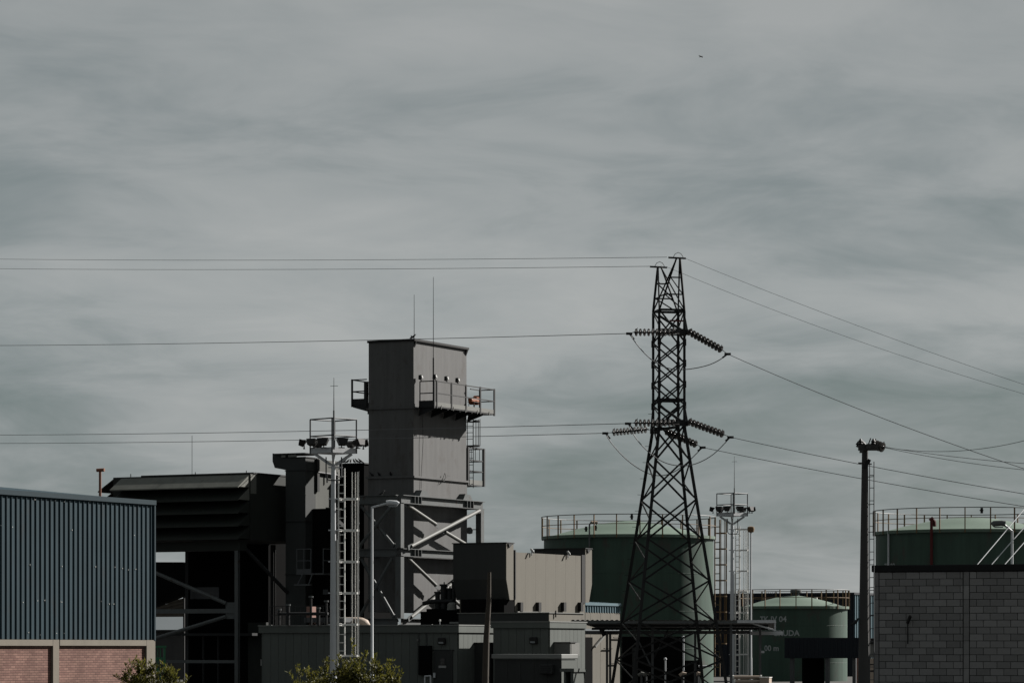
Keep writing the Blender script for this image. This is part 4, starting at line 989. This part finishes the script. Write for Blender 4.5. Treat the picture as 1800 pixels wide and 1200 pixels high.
# ------------------------------------------------------------------ insulators, jumpers, cables
def disc_mesh(r, h): return MB().lathe([(.02, -h*.5), (.035, -h*.45), (.045, -h*.1), (r, -.005-h*.05), (r*.97, .02), (.05, .03), (.03, h*.5)], 14).mesh('disc', 'insulator', True)
DM = disc_mesh(.145, .17)
def insulator(p, q, label, n=10):
    p, q = Vector(p), Vector(q); d = (q-p).normalized(); t = thing('insulator_string', label, 'insulator', p, 0, 'insulator strings on the pylon')
    L = (q-p).length; rot = d.to_track_quat('Z', 'Y').to_euler(); a, b = .1*L, .93*L
    for k in range(n): place('disc', DM, t, d*(a+(b-a)*k/(n-1)), rot)
    MB().tube((0, 0, 0), q-p, .02, n=6).build('link_rod', 'tower_steel', t)
    for f_, s_ in ((.03, 1), (.97, -1)):
        u = d.cross(Vector((0, 1, 0))).normalized()
        if u.z < 0: u = -u
        MB().tube(d*L*f_, d*L*(f_+.07*s_)+u*.17, .012, n=5).build('arcing_horn', 'tower_steel', t)
    return t
def sagline(p, q, sag, n=24):
    p, q = Vector(p), Vector(q); return [p.lerp(q, i/n)-Vector((0, 0, sag*4*(i/n)*(1-i/n))) for i in range(n+1)]
def cable(pts, label, r=.016, cat='cable', group='overhead cables', name='power_cable'):
    o = MB().path(pts, r, 6).build(name, 'cable'); return tag(o, label, cat, group)
nearY, farY = TY-2.5*TS, TY+2.5*TS
# (attach px, py, Y), left end px, right end px, wire ends
ph = [('upper phase', 1192, 584, nearY, (1113, 584), (1206, 580), (1271, 616)),
      ('lower near phase', 1192, 743, nearY, (1113, 743), (1206, 739), (1274, 764)),
      ('lower far phase', 1141, 754, farY, (1075, 760), (1167, 756), (1226, 782))]
for nm, ax, ay, Y, lft, r0, r1 in ph:
    insulator(P(ax, ay, Y), P(lft[0], lft[1], Y+.6), 'left insulator string of the '+nm+' on the pylon')
    insulator(P(r0[0], r0[1], Y), P(r1[0], r1[1], Y-.9), 'right insulator string of the '+nm+' on the pylon')
clampL = [(1106, 586, nearY+.7), (1104, 744, nearY+.7), (1064, 761, farY+.7)]
clampR = [(1279, 622, nearY-1), (1284, 768, nearY-1), (1235, 786, farY-1)]
low = [[(1125, 612), (1148, 634), (1175, 647), (1206, 649), (1240, 643), (1262, 634)],
       [(1118, 770), (1140, 794), (1165, 811), (1192, 818), (1222, 815), (1254, 798)],
       [(1076, 780), (1100, 806), (1126, 825), (1152, 835), (1178, 832), (1205, 815)]]
for i in range(3):
    nm = ph[i][0]; a, b = clampL[i], clampR[i]; pts = [P(*a)]
    for k, (px, py) in enumerate(low[i]): pts.append(P(px, py, a[2]+(b[2]-a[2])*(k+1)/7))
    pts.append(P(*b))
    sm = []                                                              # smooth the loop (Catmull-Rom)
    for k in range(len(pts)-1):
        p0, p1, p2, p3 = pts[max(k-1, 0)], pts[k], pts[k+1], pts[min(k+2, len(pts)-1)]
        for j in range(5):
            u = j/5; sm.append(.5*((2*p1)+(p2-p0)*u+(2*p0-5*p1+4*p2-p3)*u*u+(3*p1-p0-3*p2+p3)*u*u*u))
    sm.append(pts[-1]); cable(sm, 'hanging jumper loop below the pylon arm, '+nm, .018, 'cable', 'jumper loops on the pylon', 'jumper_cable')
    for (pp, d) in ((P(*a), 1), (P(*b), -1)):
        o = MB().box(-.12, .12, -.035, .035, -.05, .04).bar((0, 0, 0), (.12*d*1.6, 0, -.22 if d > 0 else -.14), .06).build('line_clamp', 'tower_steel')
        o.location = pp; tag(o, ('left' if d > 0 else 'right')+' dark line clamp where the '+nm+' jumper meets its cable', 'clamp', 'line clamps')
    ins = ph[i]
    cable([P(ins[4][0], ins[4][1], ins[3]+.6), P(*a)], 'short link from left insulator string to clamp, '+nm, .014)
    cable([P(ins[6][0], ins[6][1], ins[3]-.9), P(*b)], 'short link from right insulator string to clamp, '+nm, .014)
LW = [('topmost earth wire running left from the nearer pylon peak', (1172, 452, TY-1.6*TS), (-150, 453.5, 190), .010),
      ('second earth wire running left from the farther pylon peak', (1147, 468, TY+1.6*TS), (-150, 470.5, 192), .010),
      ('power cable running left from the upper pylon arm', clampL[0], (-150, 607.5, 190), .014),
      ('power cable running left from the near lower arm', clampL[1], (-150, 764.5, 190), .014),
      ('lowest power cable running left from the far lower arm', clampL[2], (-150, 779, 194), .014)]
for lab, a, b, r_ in LW: cable(sagline(P(*a), P(*b), .12), lab, r_)
RW = [('earth wire falling right from the nearer pylon peak', (1204, 454, TY-1.7*TS), (1960, 728, 118), .007, .18),
      ('earth wire falling right from the farther pylon peak', (1172, 469, TY+1.5*TS), (1960, 736, 121), .007, .35),
      ('power cable falling right from the upper pylon arm', clampR[0], (1960, 874, 112), .0125, .25),
      ('upper of two power cables falling right past the concrete pole', clampR[1], (1960, 893, 112), .0125, .12),
      ('lower of two power cables falling right past the concrete pole', clampR[2], (1960, 914, 114), .0125, .12)]
for lab, a, b, r_, sg in RW: cable(sagline(P(*a), P(*b), sg), lab, r_)
for lab, b, sg in (('thin line sagging from the concrete pole then rising right', (1960, 716, 84), .55),
                   ('upper thin line falling right from the concrete pole top', (1960, 822, 84), .12),
                   ('lower thin line falling right from the concrete pole top', (1960, 836, 86), .16)):
    cable(sagline(P(1536, 782, 93), P(*b), sg), lab, .008)
q = insulator(P(1534, 780, 93), P(1552, 786, 92.8), 'short insulator string at the concrete pole top', 4)
for i, (a, b, lab) in enumerate((((1716, 994), (1772, 928), 'left'), ((1741, 994), (1806, 920), 'middle'), ((1764, 994), (1824, 926), 'right'))):
    p, q_ = P(*a, 108), P(*b, 109.5); d = (q_-p).normalized(); p0 = p+d*(-(p.z)/d.z)
    cable([p0, q_+d*2.2], lab+'most pale guy rod slanting up behind the block wall' if lab != 'middle' else 'middle pale guy rod slanting up behind the block wall', .016, 'guy rod', 'guy rods behind the wall', 'guy_rod').data.materials[0] = MATS['galv']
g2 = thing('guy_post', 'post off to the right that carries the guy rods', 'post', (XX(1862, 110), 110, 0))
MB().tube((0, 0, 0), (0, 0, ZZ(850, 110)), .09, n=12).build('shaft', 'galv', g2, True); MB().box(-.5, .1, -.06, .06, ZZ(880, 110), ZZ(880, 110)+.1).build('arm', 'galv', g2)

# ------------------------------------------------------------------ sheds behind the small tank
fr = Frame(1501, 240)
t = fr.thing('far_navy_shed', 'dark navy ribbed shed far behind the small tank', 'shed')
zt = fr.z(1043); xl = fr.lx(1235); yd = fr.ly(1560)
MB().box(xl, -.1, .1, yd, 0, zt-.1).build('core_wall', 'under_dark', t)
corrugated('x', xl, 0, .06, 0, zt, .4, .06, -1, .1).build('front_cladding', 'navy', t)
corrugated('y', 0, yd, -.06, 0, zt, .4, .06, 1, .1).build('lit_cladding', 'blue_roof', t)  # paler blue than the front, the sun on this side is painted in
MB().box(xl, .05, -.05, yd, zt-.05, zt+.1).build('roof_trim', 'navy', t)
fr = Frame(1516, 160)
t = fr.thing('open_shed', 'open fronted shed with navy ribbed fascia before the small tank', 'shed')
xl = fr.lx(1379); za, zb_ = fr.z(1120), fr.z(1156)
corrugated('x', xl, 0, .0, zb_, za, .2, .03, -1, .05).build('fascia', 'navy', t)
MB().box(xl, 0, .04, 2.2, za-.08, za-.02).build('roof', 'navy', t)
for px in (1390, 1452, 1500):
    MB().box(fr.lx(px)-.09, fr.lx(px)+.09, .1, .28, 0, zb_+.2).build('column', 'galv_dark', t)
MB().box(xl+.1, fr.lx(1448, 2.1), 2.0, 2.2, 0, za-.1).build('rear_wall', 'under_dark', t)
MB().box(fr.lx(1507), fr.lx(1513), -.1, .2, 0, zb_).build('brick_pier', 'pink_render', t)
# bits between pole and wall
t = thing('far_kiosk', 'narrow pale kiosk seen in the slot between concrete pole and block wall', 'kiosk', (XX(1533, 150), 150, 0))
MB().box(-.35, .35, 0, 1.2, 0, ZZ(1156, 150)).build('lower_wall', 'cream', t); MB().box(-.35, .35, .02, 1.2, ZZ(1155, 150), ZZ(1131, 150)).build('upper_wall', 'toe_grey', t)
MB().box(-.4, .4, -.05, 1.25, ZZ(1131, 150), ZZ(1121, 150)).build('roof', 'lamp_black', t)
for k in range(2): MB().box(-.36, .36, -.012, -.002, ZZ(1168+12*k, 150), ZZ(1166+12*k, 150)).build('joint', 'lamp_black', t)

# ------------------------------------------------------------------ block wall building at right
fr = Frame(1536, 96.5, R(-20))
t = fr.thing('block_building', 'grey concrete block building with dark coping, cut by the right edge', 'building')
WX = fr.lx(1850); zt = fr.z(993); zc = fr.z(1005)
MB().box(0.02, WX, .03, 7, 0, zc).build('core_wall', 'mortar', t)
co = MB().box(-.06, WX, -.05, 7.05, zc, zt).build('coping', 'coping', t, bevel=.02)
rng = random.Random(3)
xp0, xp1 = fr.lx(1694), fr.lx(1704)
pil = [(0.0, fr.lx(1545)), (xp0, xp1)]
H = .2; rows = int((zc-.75)/H); bl = {}
def block(w_, h_):
    k = (round(w_, 3), round(h_, 3))
    if k not in bl: bl[k] = MB().box(0, w_, -.0, .1, 0, h_).mesh('block', 'block')
    return bl[k]
nblk = 0
for (a, b, off) in ((pil[0][1]+.015, xp0-.015, 0), (xp1+.015, WX, 1)):
    for r_ in range(rows):
        z = zc-(r_+1)*H; x = a-(.2 if (r_+off) % 2 else 0)
        while x < b:
            x0_, x1_ = max(x, a), min(x+.4, b); x += .4
            if x1_-x0_ < .05: continue
            place('block', block(x1_-x0_-.016, H-.016), t, (x0_, rng.uniform(-.008, .002), z), (0, rng.uniform(-.006, .006), rng.uniform(-.004, .004))); nblk += 1
for a, b in pil:
    r_ = 0; z = zc
    while z > .8:
        hh = .4; place('pilaster_block', block(b-a-.01, hh-.012), t, (a, -.012+rng.uniform(-.004, .004), z-hh)); z -= hh
MB().box(.0, WX, 0.0, .05, 0, zc-rows*H-.012).build('lower_wall', 'block', t)
xk = fr.lx(1596.5); MB().tube((xk, -.06, fr.z(1131)), (xk, -.06, fr.z(1094)), .018, n=6).build('conduit', 'lamp_black', t)
MB().bar((xk-.01, -.07, fr.z(1095)), (xk+.1, -.16, fr.z(1082)), .06, .07).build('conduit_hook', 'lamp_black', t)

# ------------------------------------------------------------------ bushes
def leaf_mass(blobs, n, size, rng):
    mb = MB()
    for _ in range(n):
        c, rad = rng.choice(blobs); d = Vector((rng.gauss(0, 1), rng.gauss(0, 1), rng.gauss(0, 1))).normalized()*(rng.random()**.45)
        p = Vector(c)+Vector((d.x*rad[0], d.y*rad[1], d.z*rad[2]))
        if p.z < 0.05: continue
        a = Vector((rng.gauss(0, 1), rng.gauss(0, 1), rng.gauss(.6, .8))).normalized(); b = a.cross(Vector((rng.gauss(0, 1), rng.gauss(0, 1), rng.gauss(0, 1)))).normalized()
        l = size*rng.uniform(.6, 1.5); w_ = l*.32
        mb.add([p-a*l/2, p+b*w_/2, p+a*l/2, p-b*w_/2], [(0, 1, 2, 3)])
    return mb
def sprigs(mb, st, rng, size):
    for p, q in st:
        for k in range(26):
            c = Vector(p).lerp(Vector(q), k/25)+Vector((rng.gauss(0, .03), rng.gauss(0, .03), 0)); a = Vector((rng.gauss(0, .8), rng.gauss(0, .8), 1)).normalized()
            b = a.cross(Vector((rng.gauss(0, 1), rng.gauss(0, 1), .1))).normalized(); l = size*rng.uniform(.7, 1.3)
            mb.add([c, c+a*l*.5+b*l*.16, c+a*l, c+a*l*.5-b*l*.16], [(0, 1, 2, 3)])
def bush(px, Y, pts, label, seed, n, spr):
    rng = random.Random(seed); t = thing('bush', label, 'bush', (XX(px, Y), Y, 0)); blobs = []
    for (bx, by, rx, rz) in pts: blobs.append(((XX(bx, Y)-XX(px, Y), rng.uniform(-.4, .4), ZZ(by, Y)), (rx, rx*.9, rz)))
    mb = leaf_mass(blobs, n, .105, rng); st = []
    for _ in range(34):
        (c_, r_) = rng.choice(blobs); a_ = rng.uniform(-1, 1); p_ = Vector((c_[0]+a_*r_[0]*.8, c_[1], c_[2]+r_[2]*.75*(1-a_*a_*.5)))
        st.append((tuple(p_), tuple(p_+Vector((rng.gauss(0, .10), rng.gauss(0, .1), rng.uniform(.12, .42))))))
    for a, b, c, d in spr: st.append(((XX(a, Y)-XX(px, Y), 0, ZZ(b, Y)), (XX(c, Y)-XX(px, Y), 0, ZZ(d, Y))))
    sprigs(mb, st, rng, .12); mb.build('foliage', 'leaf_olive', t)
    for c, r_ in blobs: MB().path([(0, 0, 0), (c[0]*.4, c[1]*.4, c[2]*.5), (c[0], c[1], c[2]+r_[2]*.3)], .03, 6, .01).build('stem', 'bark', t, True)
    for p, q in st: MB().path([p, q], .008, 5, .004).build('twig', 'bark', t)
bush(606, 94, [(600, 1199, .55, .36), (560, 1204, .5, .32), (640, 1197, .5, .36), (672, 1202, .42, .34), (530, 1212, .35, .26), (606, 1188, .28, .28), (692, 1206, .26, .28), (625, 1190, .25, .3)], 'larger olive green bush at the foot of the white floodlight mast', 5, 5200,
     [(622, 1160, 617, 1124), (640, 1165, 644, 1146), (570, 1175, 575, 1158), (530, 1188, 520, 1168), (600, 1165, 596, 1152), (680, 1170, 690, 1160), (655, 1165, 662, 1150), (545, 1195, 538, 1178)])
bush(262, 98, [(255, 1199, .38, .28), (285, 1202, .42, .26), (225, 1208, .32, .22), (240, 1196, .26, .26), (312, 1209, .32, .22)], 'smaller straggly bush in front of the brick wall corner', 9, 2800,
     [(228, 1182, 222, 1168), (238, 1178, 228, 1160), (262, 1176, 266, 1160), (270, 1180, 284, 1164), (290, 1182, 305, 1172), (212, 1195, 203, 1188), (245, 1175, 240, 1156), (300, 1186, 312, 1178)])
rng = random.Random(21); blobs = []
for k in range(90):
    x = -62+k*1.4; blobs.append(((x, rng.uniform(-1, 1), rng.uniform(1.2, 2.2)), (1.6, 1.2, 1.5)))
h = leaf_mass(blobs, 9000, .55, rng).build('far_hedge', 'leaf_far'); h.location = (0, 330, 0); h['kind'] = 'stuff'
tag(h, 'dark distant hedge closing the view behind the plant', 'hedge')

# ------------------------------------------------------------------ birds
def bird_mesh():
    mb = MB(); prof = [(-.17, .03, .008, .02), (-.10, .035, .018, .03), (-.02, .04, .05, .05), (.05, .05, .055, .055), (.10, .075, .038, .04), (.125, .095, .026, .028), (.15, .105, .028, .028), (.172, .104, .014, .014), (.20, .098, .003, .003)]
    n = 8; base = 0
    for (x, z, ry, rz) in prof:
        for k in range(n): a = 2*math.pi*k/n; mb.v.append((x, ry*math.cos(a), z+.04+rz*math.sin(a)))
    for i in range(len(prof)-1):
        for k in range(n): l = (k+1) % n; mb.f.append((i*n+k, i*n+l, (i+1)*n+l, (i+1)*n+k))
    for s_ in (-.02, .02): mb.tube((.0, s_, -.01), (.01, s_, .05), .005, n=4)
    return mb.mesh('bird', 'bird', True)
BM = bird_mesh()
def birdat(p, rz, label, group='birds perched on the plant', ry=-.35):
    o = place('bird', BM, None, p, (0, ry, rz)); o.scale = (.95,)*3; tag(o, label, 'bird', group)
zl_ = zL+.07
for i, (px, lab) in enumerate(((653, 'leftmost'), (666, 'middle'), (686, 'rightmost'))):
    xx = STK.lx(px, -.08); birdat(loc_world(STK, xx, -.05, zl_), R(200+30*i), 'dark bird, '+lab+' of three on the shaded ledge of the stack')
for px, lab in ((628, 'left'), (672, 'right')):
    xx = STK.lx(px, fy0); birdat(loc_world(STK, xx, fy0, zb1+.005), R(20), 'dark bird on the '+lab+' part of the front beam of the stack frame')
fp = Frame(640, 154); zp = fp.z(813)
for i, px in enumerate((605, 611, 616, 622, 627, 633)):
    birdat(loc_world(fp, fp.lx(px), .02, zp+.01), R(40*i), 'dark bird on the plenum roof edge, number %s from the left' % ('one', 'two', 'three', 'four', 'five', 'six')[i])
birdat(loc_world(STK, -.02, .03, zT+.06), R(15), 'dark bird perched at the top corner of the stack')
birdat(Vector((P(1504, 1098, 92.9))), R(30), 'dark bird shape on the left side of the concrete pole')
fb = bpy.data.objects.new('flying_bird', None)
mb = MB(); prof = [(-.16, .006, .01), (-.05, .03, .03), (.06, .035, .035), (.12, .022, .024), (.17, .004, .004)]
for (x, ry, rz) in prof:
    for k in range(6): a = 2*math.pi*k/6; mb.v.append((x, ry*math.cos(a), rz*math.sin(a)))
for i in range(4):
    for k in range(6): l = (k+1) % 6; mb.f.append((i*6+k, i*6+l, (i+1)*6+l, (i+1)*6+k))
for s_ in (-1, 1):
    mb.prism([(-.05, .0), (.06, .0), (.05, s_*.18), (-.02, s_*.36), (-.05, s_*.2)], 'z', .01, .018)
o = mb.build('flying_bird', 'bird'); o.location = P(1232, 100, 165); o.rotation_euler = (R(25), R(-15), R(20)); o.scale = (.68,)*3; tag(o, 'small bird flying high in the cloudy sky', 'bird')
